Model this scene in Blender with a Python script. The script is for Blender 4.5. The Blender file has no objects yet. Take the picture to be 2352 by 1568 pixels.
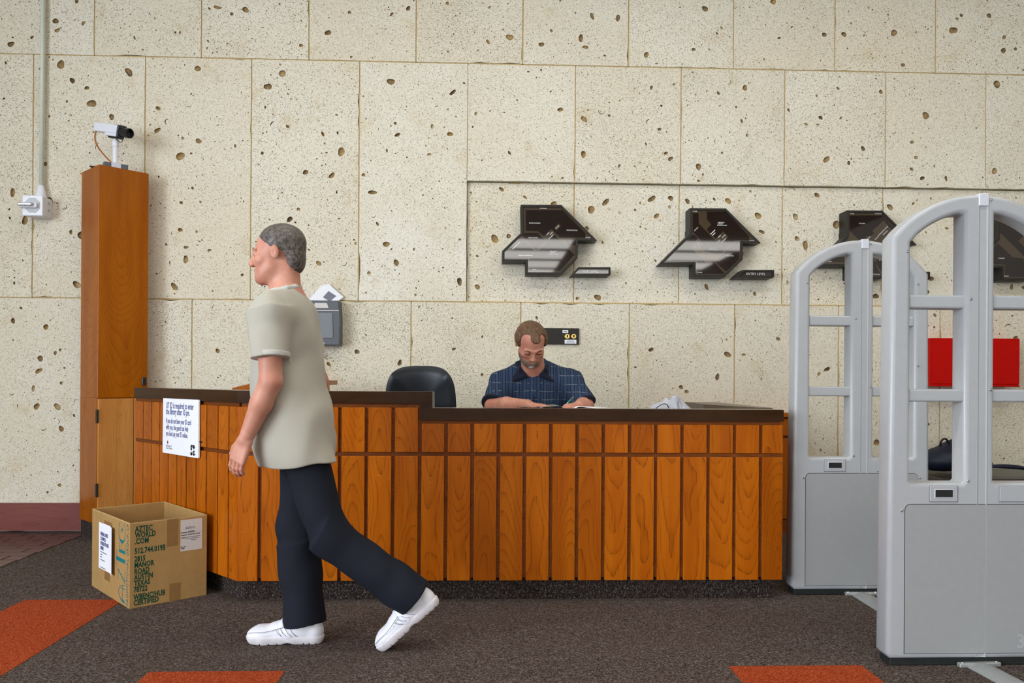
import bpy, bmesh, math, random
import numpy as np
from mathutils import Vector, Matrix
from mathutils.geometry import delaunay_2d_cdt
R_ = math.radians
SC = bpy.context.scene
COL = SC.collection
random.seed(7)

# ------------------------------------------------------------------ camera
F_PX, PX, PY, EYE = 1829.0, 1176.0, 870.0, 1.10
ROLL, YAW = 0.0065, R_(2.1)
fwd = Vector((math.sin(YAW), math.cos(YAW), 0))
rt0 = Vector((math.cos(YAW), -math.sin(YAW), 0))
up0 = Vector((0, 0, 1))
RT = rt0 * math.cos(ROLL) + up0 * math.sin(ROLL)
UP = up0 * math.cos(ROLL) - rt0 * math.sin(ROLL)
cam = bpy.data.cameras.new('camera')
cam.sensor_width = 36.0
cam.lens = F_PX / 2352 * 36.0
cam.shift_y = (PY - 784.0) / 2352
cam_o = bpy.data.objects.new('camera', cam)
COL.objects.link(cam_o)
m3 = Matrix((RT, UP, -fwd)).transposed()
cam_o.matrix_world = Matrix.Translation((0, 0, EYE)) @ m3.to_4x4()
SC.camera = cam_o


def at(u, v, y):
    """point of the vertical plane at depth y that the photograph shows at (u, v)"""
    d = fwd + RT * ((u - PX) / F_PX) - UP * ((v - PY) / F_PX)
    return Vector((0, 0, EYE)) + d * (y / d.y)


def onfloor(u, v, z=0.0):
    d = fwd + RT * ((u - PX) / F_PX) - UP * ((v - PY) / F_PX)
    return Vector((0, 0, EYE)) + d * ((z - EYE) / d.z)


# ------------------------------------------------------------------ world, light, exposure
SC.view_settings.view_transform = 'Standard'
SC.view_settings.look = 'None'
SC.view_settings.gamma = 1.0
SC.view_settings.use_curve_mapping = False
SC.view_settings.exposure = -0.22
wd = bpy.data.worlds.new('daylight')
SC.world = wd
wd.use_nodes = True
wd.node_tree.nodes['Background'].inputs[0].default_value = (0.80, 0.89, 1.0, 1)
wd.node_tree.nodes['Background'].inputs[1].default_value = 0.6
CEIL_Z = 4.4


def area(name, loc, rot, sx, sy, power, color):
    l = bpy.data.lights.new(name, 'AREA')
    l.shape = 'RECTANGLE'
    l.size, l.size_y, l.energy, l.color = sx, sy, power, color
    o = bpy.data.objects.new(name, l)
    o.location, o.rotation_euler = loc, rot
    COL.objects.link(o)
    return o


LAMP_E = 7.0             # radiance of the ceiling light diffusers
WASH_E = 11.0            # radiance of the lights close to the stone wall
FILL_E = 30.0            # radiance of the fill lights added above the open carpet
# daylight entering through the tall glazing on the left side and behind the camera
area('daylight_left', (-6.4, -3.6, 2.2), (0, R_(-90), 0), 3.6, 7.5, 1300, (0.80, 0.89, 1.0))
area('daylight_behind', (0.5, -13.8, 2.2), (R_(-90), 0, R_(180)), 13.0, 3.6, 260, (0.93, 0.96, 1.0))

# ------------------------------------------------------------------ object helpers
W = {}
PEND = []


def tag(o, label=None, cat=None, group=None, kind=None):
    if label: o['label'] = label
    if cat: o['category'] = cat
    if group: o['group'] = group
    if kind: o['kind'] = kind
    return o


def thing(name, label, cat, loc=(0, 0, 0), rz=0.0, group=None, kind=None):
    o = bpy.data.objects.new(name, None)
    o.empty_display_size = 0.1
    COL.objects.link(o)
    M = Matrix.Translation(loc) @ Matrix.Rotation(rz, 4, 'Z')
    o.matrix_basis = M
    W[o.name] = M
    return tag(o, label, cat, group, kind)


def link(name, me, parent, Wm, mats=None):
    o = bpy.data.objects.new(name, me)
    COL.objects.link(o)
    if mats is not None:
        for m in (mats if isinstance(mats, (list, tuple)) else [mats]):
            me.materials.append(m)
    if parent is not None:
        o.parent = parent
        o.matrix_basis = W[parent.name].inverted() @ Wm
    else:
        o.matrix_basis = Wm
    W[o.name] = Wm
    return o


def mk(name, verts, faces, mat, parent=None, M=None, smooth=False, recenter=True):
    M = M or Matrix()
    vs = [Vector(v) for v in verts]
    c = Vector((0, 0, 0))
    if recenter:
        lo = Vector([min(v[i] for v in vs) for i in range(3)])
        hi = Vector([max(v[i] for v in vs) for i in range(3)])
        c = (lo + hi) / 2
    me = bpy.data.meshes.new(name)
    me.from_pydata([v - c for v in vs], [], faces)
    me.update()
    if smooth:
        me.shade_smooth()
    return link(name, me, parent, M @ Matrix.Translation(c), mat)


def bm_obj(name, bm, mat, parent=None, M=None, smooth=False):
    me = bpy.data.meshes.new(name)
    bmesh.ops.recalc_face_normals(bm, faces=bm.faces[:])
    bm.to_mesh(me)
    bm.free()
    if smooth:
        me.shade_smooth()
    return link(name, me, parent, M or Matrix(), mat)


def bx(name, X, Y, Z, mat, parent=None, bev=0.0, M=None, seg=1, smooth=False):
    """box in frame M, its origin at its own centre"""
    bm = bmesh.new()
    s = Matrix.Diagonal((X[1] - X[0], Y[1] - Y[0], Z[1] - Z[0], 1))
    bmesh.ops.create_cube(bm, size=1.0, matrix=s)
    if bev > 0:
        bmesh.ops.bevel(bm, geom=bm.edges[:], offset=bev, segments=seg, affect='EDGES', profile=0.5)
    c = Vector(((X[0] + X[1]) / 2, (Y[0] + Y[1]) / 2, (Z[0] + Z[1]) / 2))
    return bm_obj(name, bm, mat, parent, (M or Matrix()) @ Matrix.Translation(c), smooth)


def prism(name, poly, d0, d1, mat, parent=None, M=None, bev=0.0):
    """polygon in the xy plane of frame M, from z=d0 to z=d1"""
    n = len(poly)
    a = sum(poly[i][0] * poly[(i + 1) % n][1] - poly[(i + 1) % n][0] * poly[i][1] for i in range(n))
    if a < 0:
        poly = poly[::-1]
    cx = sum(p[0] for p in poly) / n
    cy = sum(p[1] for p in poly) / n
    bm = bmesh.new()
    lo = [bm.verts.new((p[0] - cx, p[1] - cy, d0)) for p in poly]
    hi = [bm.verts.new((p[0] - cx, p[1] - cy, d1)) for p in poly]
    bm.faces.new(lo[::-1])
    bm.faces.new(hi)
    for i in range(n):
        bm.faces.new((lo[i], lo[(i + 1) % n], hi[(i + 1) % n], hi[i]))
    if bev > 0:
        bmesh.ops.bevel(bm, geom=bm.edges[:], offset=bev, segments=2, affect='EDGES', profile=0.5)
    return bm_obj(name, bm, mat, parent, (M or Matrix()) @ Matrix.Translation((cx, cy, 0)))


def tube(name, pts, r, mat, parent=None, M=None, n=10):
    pts = [Vector(p) for p in pts]
    rr = r if isinstance(r, (list, tuple)) else [r] * len(pts)
    vs, fs = [], []
    u = None
    for i, p in enumerate(pts):
        t = (pts[min(i + 1, len(pts) - 1)] - pts[max(i - 1, 0)]).normalized()
        if u is None:
            u = t.orthogonal().normalized()
        u = (u - t * u.dot(t)).normalized()
        v = t.cross(u)
        for k in range(n):
            a = 2 * math.pi * k / n
            vs.append(p + (u * math.cos(a) + v * math.sin(a)) * rr[i])
    for i in range(len(pts) - 1):
        for k in range(n):
            k2 = (k + 1) % n
            fs.append((i * n + k, i * n + k2, (i + 1) * n + k2, (i + 1) * n + k))
    fs.append(tuple(range(n))[::-1])
    fs.append(tuple((len(pts) - 1) * n + k for k in range(n)))
    o = mk(name, vs, fs, mat, parent, M)
    for p in o.data.polygons:
        p.use_smooth = len(p.vertices) == 4
    return o


def lathe(name, prof, mat, parent=None, M=None, n=24):
    """profile of (radius, height) turned about the z axis of frame M"""
    vs, fs = [], []
    for r, z in prof:
        for k in range(n):
            a = 2 * math.pi * k / n
            vs.append((r * math.cos(a), r * math.sin(a), z))
    for i in range(len(prof) - 1):
        for k in range(n):
            k2 = (k + 1) % n
            fs.append((i * n + k, i * n + k2, (i + 1) * n + k2, (i + 1) * n + k))
    fs.append(tuple(range(n))[::-1])
    fs.append(tuple((len(prof) - 1) * n + k for k in range(n)))
    return mk(name, vs, fs, mat, parent, M, smooth=False, recenter=False)


def bez(p0, p1, p2, p3, n=14):
    out = []
    for i in range(n + 1):
        t = i / n
        out.append(Vector(p0) * (1 - t) ** 3 + Vector(p1) * 3 * t * (1 - t) ** 2 + Vector(p2) * 3 * t * t * (1 - t) + Vector(p3) * t ** 3)
    return out


def text(name, s, size, mat, parent, M, sx=1.0, align='LEFT', ext=0.0004, off=0.0, spacing=1.0, line=1.0):
    """flat print: lettering standing in the xy plane of frame M"""
    cu = bpy.data.curves.new(name, 'FONT')
    cu.body, cu.size, cu.align_x, cu.align_y = s, size, align, 'BOTTOM_BASELINE'
    cu.resolution_u, cu.extrude, cu.offset = 2, ext, off
    cu.space_character, cu.space_line = spacing, line
    t = bpy.data.objects.new('tmp', cu)
    COL.objects.link(t)
    t.scale = (sx, 1, 1)
    PEND.append((t, name, mat, parent, M, sx, None))


def shape2d(name, loops, half, bevel, mat, parent, M, label=None, res=3):
    """flat outline with holes, given thickness and rounded edges"""
    cu = bpy.data.curves.new(name, 'CURVE')
    cu.dimensions, cu.fill_mode = '2D', 'BOTH'
    cu.extrude, cu.bevel_depth, cu.bevel_resolution, cu.offset = half - bevel, bevel, res, -bevel
    for lp in loops:
        sp = cu.splines.new('POLY')
        sp.points.add(len(lp) - 1)
        for i, p in enumerate(lp):
            sp.points[i].co = (p[0], p[1], 0, 1)
        sp.use_cyclic_u = True
    t = bpy.data.objects.new('tmp', cu)
    COL.objects.link(t)
    PEND.append((t, name, mat, parent, M, 1.0, label))


def flush_pending():
    bpy.context.view_layer.update()
    dg = bpy.context.evaluated_depsgraph_get()
    made = []
    for t, name, mat, parent, M, sx, label in PEND:
        me = bpy.data.meshes.new_from_object(t.evaluated_get(dg))
        me.name = name
        me.materials.clear()
        if sx != 1.0:
            me.transform(Matrix.Diagonal((sx, 1, 1, 1)))
        made.append((me, name, mat, parent, M, label))
    for t, *_ in PEND:
        cu = t.data
        bpy.data.objects.remove(t)
        bpy.data.curves.remove(cu)
    PEND.clear()
    for me, name, mat, parent, M, label in made:
        o = link(name, me, parent, M, mat)
        if label:
            o['label'] = label


def copy_thing(root, loc, rz=0.0, label=None):
    r = root.copy()
    COL.objects.link(r)
    W[r.name] = Matrix.Translation(loc) @ Matrix.Rotation(rz, 4, 'Z')
    r.matrix_basis = W[r.name]
    if label: r['label'] = label
    for ch in list(root.children):
        c = ch.copy()
        COL.objects.link(c)
        c.parent = r
        for g in list(ch.children):
            d = g.copy()
            COL.objects.link(d)
            d.parent = c
    return r


UPRIGHT = Matrix.Rotation(R_(90), 4, 'X')      # xy drawing plane stood up, facing the camera side


def T(x, y=None, z=None):
    return Matrix.Translation(x if y is None else (x, y, z))


def ang(rz):
    return Matrix.Rotation(rz, 4, 'Z')


# ------------------------------------------------------------------ material helpers
class NT:
    def __init__(s, name, rough=0.6, spec=0.5):
        s.m = bpy.data.materials.new(name)
        s.m.use_nodes = True
        s.t = s.m.node_tree
        s.b = s.t.nodes['Principled BSDF']
        s.b.inputs['Roughness'].default_value = rough
        s.b.inputs['Specular IOR Level'].default_value = spec

    def put(s, sock, v):
        if isinstance(v, bpy.types.NodeSocket):
            s.t.links.new(v, sock)
        elif isinstance(v, (tuple, list)) and len(v) == 3 and sock.type == 'RGBA':
            sock.default_value = (*v, 1)
        else:
            sock.default_value = v

    def n(s, typ, ins=None, **props):
        nd = s.t.nodes.new(typ)
        for k, v in props.items():
            setattr(nd, k, v)
        for k, v in (ins or {}).items():
            s.put(nd.inputs[k], v)
        return nd

    def math(s, op, a, b=0.0, c=None, clamp=False):
        nd = s.t.nodes.new('ShaderNodeMath')
        nd.operation, nd.use_clamp = op, clamp
        s.put(nd.inputs[0], a)
        s.put(nd.inputs[1], b)
        if c is not None: s.put(nd.inputs[2], c)
        return nd.outputs[0]

    def vmath(s, op, a, b=(0, 0, 0)):
        nd = s.t.nodes.new('ShaderNodeVectorMath')
        nd.operation = op
        s.put(nd.inputs[0], a)
        s.put(nd.inputs[1], b)
        return nd.outputs[0]

    def mix(s, f, a, b, blend='MIX'):
        nd = s.t.nodes.new('ShaderNodeMix')
        nd.data_type, nd.blend_type = 'RGBA', blend
        s.put(nd.inputs[0], f)
        s.put(nd.inputs[6], a)
        s.put(nd.inputs[7], b)
        return nd.outputs[2]

    def ramp(s, f, stops, interp='LINEAR'):
        nd = s.t.nodes.new('ShaderNodeValToRGB')
        nd.color_ramp.interpolation = interp
        e = nd.color_ramp.elements
        while len(e) < len(stops): e.new(0.5)
        for el, (p, c) in zip(e, stops):
            el.position = p
            el.color = (*c, 1) if len(c) == 3 else c
        s.put(nd.inputs[0], f)
        return nd.outputs[0]

    def step(s, v, lo, hi):
        nd = s.t.nodes.new('ShaderNodeMapRange')
        nd.interpolation_type = 'SMOOTHSTEP'
        s.put(nd.inputs[0], v)
        s.put(nd.inputs[1], lo)
        s.put(nd.inputs[2], hi)
        return nd.outputs[0]

    def noise(s, vec, scale, detail=3.0, rough=0.5, dist=0.0):
        nd = s.n('ShaderNodeTexNoise', {'Vector': vec, 'Scale': scale, 'Detail': detail, 'Roughness': rough, 'Distortion': dist})
        return nd.outputs[0]

    def mapping(s, vec, scale=(1, 1, 1), rot=(0, 0, 0), loc=(0, 0, 0)):
        nd = s.n('ShaderNodeMapping', {'Vector': vec, 'Scale': scale, 'Rotation': rot, 'Location': loc})
        return nd.outputs[0]

    def objvec(s, shift=True):
        v = s.n('ShaderNodeTexCoord').outputs['Object']
        if not shift: return v
        oi = s.n('ShaderNodeObjectInfo')
        off = s.math('MULTIPLY', oi.outputs['Random'], 61.0)
        c = s.n('ShaderNodeCombineXYZ', {0: off, 1: off, 2: s.math('MULTIPLY', off, 1.7)}).outputs[0]
        return s.vmath('ADD', v, c)

    def sep(s, v):
        nd = s.n('ShaderNodeSeparateXYZ', {0: v})
        return nd.outputs

    def col(s, c):
        s.put(s.b.inputs['Base Color'], c)
        return s

    def bump(s, h, strength=0.3, dist=0.002):
        nd = s.n('ShaderNodeBump', {'Height': h, 'Strength': strength, 'Distance': dist})
        s.t.links.new(nd.outputs[0], s.b.inputs['Normal'])
        return s


def plain(name, c, rough=0.5, spec=0.5, metal=0.0, grain=0.06, gscale=60.0, bump=0.0):
    """even colour with a slight procedural mottling"""
    N = NT(name, rough, spec)
    f = N.noise(N.objvec(False), gscale, 3.0)
    d = tuple(max(0, x * (1 - grain)) for x in c)
    e = tuple(min(1, x * (1 + grain)) for x in c)
    N.col(N.ramp(f, [(0.3, d), (0.7, e)]))
    N.b.inputs['Metallic'].default_value = metal
    if bump: N.bump(f, bump, 0.001)
    return N.m


def stone_mat(name):
    N = NT(name, 0.88, 0.25)
    v = N.objvec()
    oi = N.n('ShaderNodeObjectInfo')
    oc = N.sep(oi.outputs['Color'])          # x: fleck density, y: warmth, z: roughness of the cut
    big = N.noise(v, 1.6, 5.0, 0.6)
    fine = N.noise(v, 55, 4.0, 0.65)
    c = N.mix(N.step(big, 0.34, 0.68), (0.735, 0.680, 0.540), (0.800, 0.765, 0.655))
    c = N.mix(N.math('MULTIPLY', oc[1], 0.8), c, (0.725, 0.625, 0.445))
    c = N.mix(N.math('MULTIPLY', N.step(N.noise(v, 4.6, 4.0, 0.62), 0.56, 0.74), 0.42), c, (0.62, 0.49, 0.28))
    c = N.mix(N.math('MULTIPLY', N.step(fine, 0.50, 0.72), 0.35), c, (0.80, 0.76, 0.66))
    c = N.mix(N.math('MULTIPLY', N.step(fine, 0.50, 0.30), 0.15), c, (0.50, 0.42, 0.29))
    warp = N.vmath('SCALE', N.n('ShaderNodeTexNoise', {'Vector': v, 'Scale': 55.0, 'Detail': 2.0}).outputs[1], (0, 0, 0))
    N.t.nodes[-1].inputs[3].default_value = 0.026
    vw = N.vmath('ADD', v, warp)
    dens = N.step(N.noise(v, 3.2, 3.0), 0.30, 0.68)
    total = None
    dark = None
    for i, (sx, sz, a, r, keep) in enumerate([(62, 250, 0.55, 0.24, 0.65), (240, 70, 0.35, 0.22, 0.69), (70, 210, -0.6, 0.22, 0.69), (150, 170, 0.0, 0.26, 0.73),
                                              (40, 46, 0.2, 0.13, 0.93), (300, 230, 0.3, 0.30, 0.72)]):
        mv = N.mapping(vw, (sx, min(sx, sz), sz), (0, a, 0), (i * 3.1, 0, i * 1.7))
        vo = N.n('ShaderNodeTexVoronoi', {'Vector': mv, 'Scale': 1.0})
        cs = N.sep(vo.outputs['Color'])
        thr = N.math('SUBTRACT', keep, N.math('MULTIPLY', N.math('MULTIPLY', dens, oc[0]), 0.45))
        on = N.math('GREATER_THAN', cs[0], thr)
        rad = N.math('MULTIPLY', cs[1], r)
        msk = N.math('MULTIPLY', on, N.step(vo.outputs['Distance'], N.math('ADD', rad, 0.10), rad))
        fc = N.mix(N.step(cs[2], 0.25, 0.75), (0.135, 0.092, 0.045), (0.43, 0.285, 0.10))
        c = N.mix(N.math('MULTIPLY', msk, N.math('ADD', 0.58, N.math('MULTIPLY', cs[1], 0.42))), c, fc)
        total = msk if total is None else N.math('MAXIMUM', total, msk)
    N.col(c)
    h = N.math('SUBTRACT', N.math('MULTIPLY', fine, 0.35), total)
    rough = N.math('MULTIPLY', N.noise(v, 28, 4.0, 0.7), N.math('MULTIPLY', oc[2], 2.4))
    N.bump(N.math('ADD', h, rough), 0.75, 0.005)
    return N.m


def pit_mat(name):
    N = NT(name, 0.9, 0.2)
    v = N.objvec()
    f = N.noise(v, 14, 3.0)
    g = N.noise(v, 120, 3.0)
    c = N.ramp(f, [(0.30, (0.15, 0.10, 0.05)), (0.46, (0.32, 0.22, 0.11)), (0.58, (0.46, 0.31, 0.12)), (0.72, (0.52, 0.44, 0.30))])
    N.col(N.mix(0.3, c, g, 'MULTIPLY'))
    N.bump(g, 0.5, 0.003)
    return N.m


def wood(name, light, mid, dark, ring=70.0, rough=0.32, axis='Z', tilt=0.10, contrast=1.0, pore=0.5, scratch=0.0, coat=0.0, spec=0.12):
    """flat sawn board: rings of a tilted log cut by the face, with open pores along the grain"""
    N = NT(name, rough, spec)
    v0 = N.n('ShaderNodeTexCoord').outputs['Object']
    oi = N.n('ShaderNodeObjectInfo')
    rnd = oi.outputs['Random']
    if axis == 'X':
        sp = N.sep(v0)
        v0 = N.n('ShaderNodeCombineXYZ', {0: sp[2], 1: sp[1], 2: sp[0]}).outputs[0]
    r1 = N.math('FRACT', N.math('MULTIPLY', rnd, 17.13))
    r2 = N.math('FRACT', N.math('MULTIPLY', rnd, 71.7))
    off = N.n('ShaderNodeCombineXYZ', {0: N.math('MULTIPLY', rnd, 40), 1: N.math('MULTIPLY', r1, 30), 2: N.math('MULTIPLY', r2, 50)}).outputs[0]
    vr = N.vmath('ADD', v0, off)
    wob = N.noise(N.mapping(vr, (9, 9, 2.6)), 1.0, 3.0, 0.55)
    wob2 = N.noise(N.mapping(vr, (3.0, 3.0, 1.3)), 1.0, 2.0)
    s = N.sep(v0)
    x = N.math('ADD', s[0], N.math('MULTIPLY', N.math('SUBTRACT', r1, 0.5), 0.085))
    x = N.math('ADD', x, N.math('MULTIPLY', N.math('SUBTRACT', wob, 0.5), 0.046))
    z = N.math('MULTIPLY', s[2], N.math('MULTIPLY', N.math('SUBTRACT', r2, 0.5), 4.0 * tilt))
    d = N.math('ADD', z, N.math('MULTIPLY', N.math('SUBTRACT', wob2, 0.5), 0.13))
    d = N.math('ADD', d, N.math('ADD', 0.062, N.math('MULTIPLY', r1, 0.06)))
    rr = N.math('SQRT', N.math('ADD', N.math('MULTIPLY', x, x), N.math('MULTIPLY', d, d)))
    ph = N.math('FRACT', N.math('MULTIPLY', rr, ring))
    late = N.math('POWER', ph, 5.5)
    late = N.math('MULTIPLY', late, N.step(N.noise(N.mapping(vr, (260, 260, 5)), 1.0, 2.0), 0.32, 0.62))
    tone = N.noise(N.mapping(vr, (14, 14, 1.5)), 1.0, 3.0)
    c = N.mix(N.step(tone, 0.3, 0.7), mid, light)
    c = N.mix(N.math('MULTIPLY', N.math('SUBTRACT', r2, 0.5), 0.55, clamp=True), c, dark)
    c = N.mix(N.math('MULTIPLY', late, 0.85 * contrast, clamp=True), c, dark)
    po = N.step(N.noise(N.mapping(vr, (520, 520, 11)), 1.0, 2.0), 0.60, 0.70)
    c = N.mix(N.math('MULTIPLY', po, 0.55 * pore), c, dark)
    if scratch:
        sc = N.noise(N.mapping(vr, (26, 26, 900), (0, 0.15, 0)), 1.0, 1.0)
        sm = N.math('MULTIPLY', N.step(sc, 0.74, 0.78), N.step(N.noise(vr, 9.0, 1.0), 0.55, 0.65))
        c = N.mix(N.math('MULTIPLY', sm, scratch), c, (0.62, 0.42, 0.25))
    N.col(c)
    N.bump(N.math('SUBTRACT', N.math('MULTIPLY', late, -0.5), po), 0.12, 0.0006)
    if coat:
        N.b.inputs['Coat Weight'].default_value = coat
        N.b.inputs['Coat Roughness'].default_value = 0.12
    return N.m


def carpet(name, stops, scale=1.0):
    N = NT(name, 0.95, 0.1)
    v = N.objvec(False)
    w = N.n('ShaderNodeTexNoise', {'Vector': v, 'Scale': 14.0, 'Detail': 2.0}).outputs[1]
    vw = N.vmath('ADD', v, N.vmath('MULTIPLY', w, (0.025, 0.025, 0)))
    a = N.noise(N.mapping(vw, (120 * scale, 290 * scale, 100 * scale), (0, 0, 0.35)), 1.0, 2.5, 0.7)
    b = N.noise(N.mapping(vw, (240 * scale, 110 * scale, 100 * scale), (0, 0, -0.5)), 1.0, 2.5, 0.7)
    f = N.math('ADD', N.math('MULTIPLY', a, 0.6), N.math('MULTIPLY', b, 0.4))
    fs = N.step(f, 0.37, 0.63)
    c = N.ramp(fs, stops)
    big = N.noise(v, 2.0, 3.0)
    c = N.mix(N.math('MULTIPLY', N.step(big, 0.4, 0.7), 0.22), c, N.ramp(b, stops))
    N.col(c)
    N.bump(f, 0.9, 0.008)
    return N.m


def glow(name, c, strength):
    m = bpy.data.materials.new(name)
    m.use_nodes = True
    b = m.node_tree.nodes['Principled BSDF']
    b.inputs['Base Color'].default_value = (0.8, 0.8, 0.8, 1)
    b.inputs['Emission Color'].default_value = (*c, 1)
    b.inputs['Emission Strength'].default_value = strength
    return m


M_STONE = stone_mat('shell_limestone')
M_PIT = pit_mat('shell_limestone_pit')
M_MORTAR = plain('ochre_mortar', (0.50, 0.365, 0.17), 0.95, 0.1, grain=0.2, gscale=90, bump=0.3)
M_PLANK = wood('oiled_oak_plank', (0.455, 0.116, 0.0035), (0.370, 0.082, 0.0018), (0.120, 0.023, 0.0012), ring=92, rough=0.30, tilt=0.065, contrast=0.95, scratch=0.7)
M_BACK = wood('dark_oak_backing', (0.225, 0.062, 0.010), (0.17, 0.043, 0.006), (0.06, 0.014, 0.003), ring=60, rough=0.45, axis='X')
M_PILLAR = wood('cedar_veneer', (0.385, 0.108, 0.0040), (0.320, 0.082, 0.0022), (0.130, 0.030, 0.0015), ring=75, rough=0.26, tilt=0.11, contrast=0.6)
M_DOOR = wood('pale_oak_veneer', (0.60, 0.27, 0.070), (0.52, 0.21, 0.048), (0.30, 0.10, 0.018), ring=80, rough=0.28, tilt=0.06, contrast=0.55, pore=0.9)
M_DARKWOOD = wood('walnut_laminate', (0.052, 0.022, 0.007), (0.032, 0.012, 0.0035), (0.010, 0.004, 0.0015), ring=85, rough=0.30, axis='X', tilt=0.04, contrast=0.5, pore=0.6)
M_MAUVE = wood('mauve_stained_board', (0.255, 0.085, 0.070), (0.215, 0.066, 0.056), (0.11, 0.034, 0.028), ring=70, rough=0.35, axis='X', tilt=0.03, contrast=0.6)
M_CARPET = carpet('brown_speckled_carpet', [(0.0, (0.018, 0.012, 0.010)), (0.28, (0.058, 0.037, 0.028)), (0.45, (0.083, 0.064, 0.054)), (0.58, (0.105, 0.055, 0.032)), (0.72, (0.115, 0.100, 0.094)), (1.0, (0.25, 0.23, 0.22))])
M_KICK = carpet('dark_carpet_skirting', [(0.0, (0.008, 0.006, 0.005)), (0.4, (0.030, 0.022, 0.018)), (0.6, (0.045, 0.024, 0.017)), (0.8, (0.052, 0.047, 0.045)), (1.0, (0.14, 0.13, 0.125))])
M_ORANGE = carpet('orange_carpet', [(0.0, (0.16, 0.022, 0.006)), (0.4, (0.33, 0.046, 0.010)), (0.7, (0.43, 0.070, 0.016)), (1.0, (0.52, 0.13, 0.05))])
M_PAVER = plain('dark_red_paver', (0.085, 0.034, 0.026), 0.30, 0.5, grain=0.35, gscale=8, bump=0.1)
M_GROUT = plain('grey_grout', (0.20, 0.17, 0.155), 0.9, 0.2, grain=0.2)
M_CEIL = plain('grey_concrete', (0.30, 0.285, 0.26), 0.9, 0.2, grain=0.12, gscale=3)
M_WALLP = plain('pale_plaster', (0.62, 0.59, 0.52), 0.9, 0.2, grain=0.05, gscale=4)
M_BLACK = plain('black_plastic', (0.012, 0.012, 0.013), 0.38, 0.5, grain=0.2)
M_RUBBER = plain('black_rubber', (0.015, 0.017, 0.016), 0.7, 0.3, grain=0.2)
M_BRONZE = plain('bronze_metal', (0.026, 0.023, 0.018), 0.48, 0.25, grain=0.15)
M_STEEL = plain('brushed_steel', (0.55, 0.55, 0.56), 0.3, 0.5, metal=1.0, grain=0.05)
M_ALU = plain('ribbed_aluminium', (0.42, 0.43, 0.42), 0.42, 0.5, metal=0.5, grain=0.06)
M_GATE = plain('grey_gate_plastic', (0.405, 0.412, 0.420), 0.32, 0.45, grain=0.02, gscale=30)
M_GATE2 = plain('grey_gate_panel', (0.325, 0.328, 0.325), 0.46, 0.35, grain=0.02, gscale=30)
M_GATEC = plain('pale_cap_plastic', (0.60, 0.61, 0.66), 0.22, 0.5, grain=0.02)
M_WHITE = plain('white_plastic', (0.78, 0.79, 0.84), 0.35, 0.5, grain=0.02)
M_PAPER = plain('white_paper', (0.86, 0.86, 0.89), 0.8, 0.2, grain=0.015)
M_LABEL = plain('pale_grey_label', (0.62, 0.585, 0.56), 0.6, 0.3, grain=0.03)
M_INK = plain('blue_grey_ink', (0.10, 0.115, 0.27), 0.7, 0.2)
M_BLK = plain('black_ink', (0.010, 0.010, 0.012), 0.7, 0.2)
M_GREYINK = plain('grey_ink', (0.20, 0.20, 0.24), 0.7, 0.2)
M_RED = plain('red_enamel', (0.52, 0.0035, 0.0010), 0.55, 0.10, grain=0.04)
M_TEAL = plain('teal_ink', (0.0, 0.165, 0.180), 0.6, 0.3)
M_GREEN = plain('dark_green_ink', (0.002, 0.060, 0.036), 0.6, 0.2)
M_CARD = plain('brown_cardboard', (0.395, 0.235, 0.085), 0.75, 0.2, grain=0.06, gscale=18)
M_CARDE = plain('cardboard_edge', (0.50, 0.33, 0.15), 0.8, 0.2, grain=0.1)
M_TAPE = plain('brown_packing_tape', (0.28, 0.15, 0.050), 0.28, 0.5, grain=0.08)
M_SIGNBASE = plain('glossy_light_brown_panel', (0.062, 0.041, 0.022), 0.035, 0.8, grain=0.03)
M_SIGNROOM = plain('glossy_dark_brown_panel', (0.012, 0.0045, 0.002), 0.03, 0.8, grain=0.03)
M_SIGNTXT = plain('white_sign_print', (0.72, 0.72, 0.72), 0.4, 0.4)
M_CHAIR = plain('black_upholstery', (0.007, 0.009, 0.012), 0.38, 0.30, grain=0.2, gscale=200)
M_PHONEPL = plain('slate_plastic', (0.075, 0.082, 0.100), 0.4, 0.5, grain=0.04)
M_SMOKE = plain('smoky_window_plastic', (0.16, 0.175, 0.19), 0.2, 0.5, grain=0.04)
M_BRASS = plain('brass', (0.70, 0.50, 0.14), 0.3, 0.5, metal=0.85, grain=0.05)
M_COPPER = plain('orange_cable', (0.42, 0.12, 0.025), 0.5, 0.4)
M_CONDUIT = plain('pale_green_conduit', (0.63, 0.66, 0.54), 0.4, 0.4, grain=0.03)
M_NAVY = plain('navy_nylon', (0.006, 0.010, 0.028), 0.55, 0.4, grain=0.25, gscale=40, bump=0.2)
M_BENCH = plain('dark_grey_laminate', (0.045, 0.042, 0.036), 0.32, 0.5, grain=0.08)
M_LAMP = glow('lamp_diffuser', (1.0, 0.97, 0.91), LAMP_E)
M_WASH = glow('wall_washer_diffuser', (1.0, 0.965, 0.89), WASH_E)
M_FILL = glow('added_fill_diffuser', (1.0, 0.965, 0.89), FILL_E)

# ------------------------------------------------------------------ room shell
WY = 5.74                    # face of the stone wall
X0, X1, YB = -6.5, 8.0, -14.0


def structure(name):
    return thing(name, None, None, kind='structure')


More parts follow.
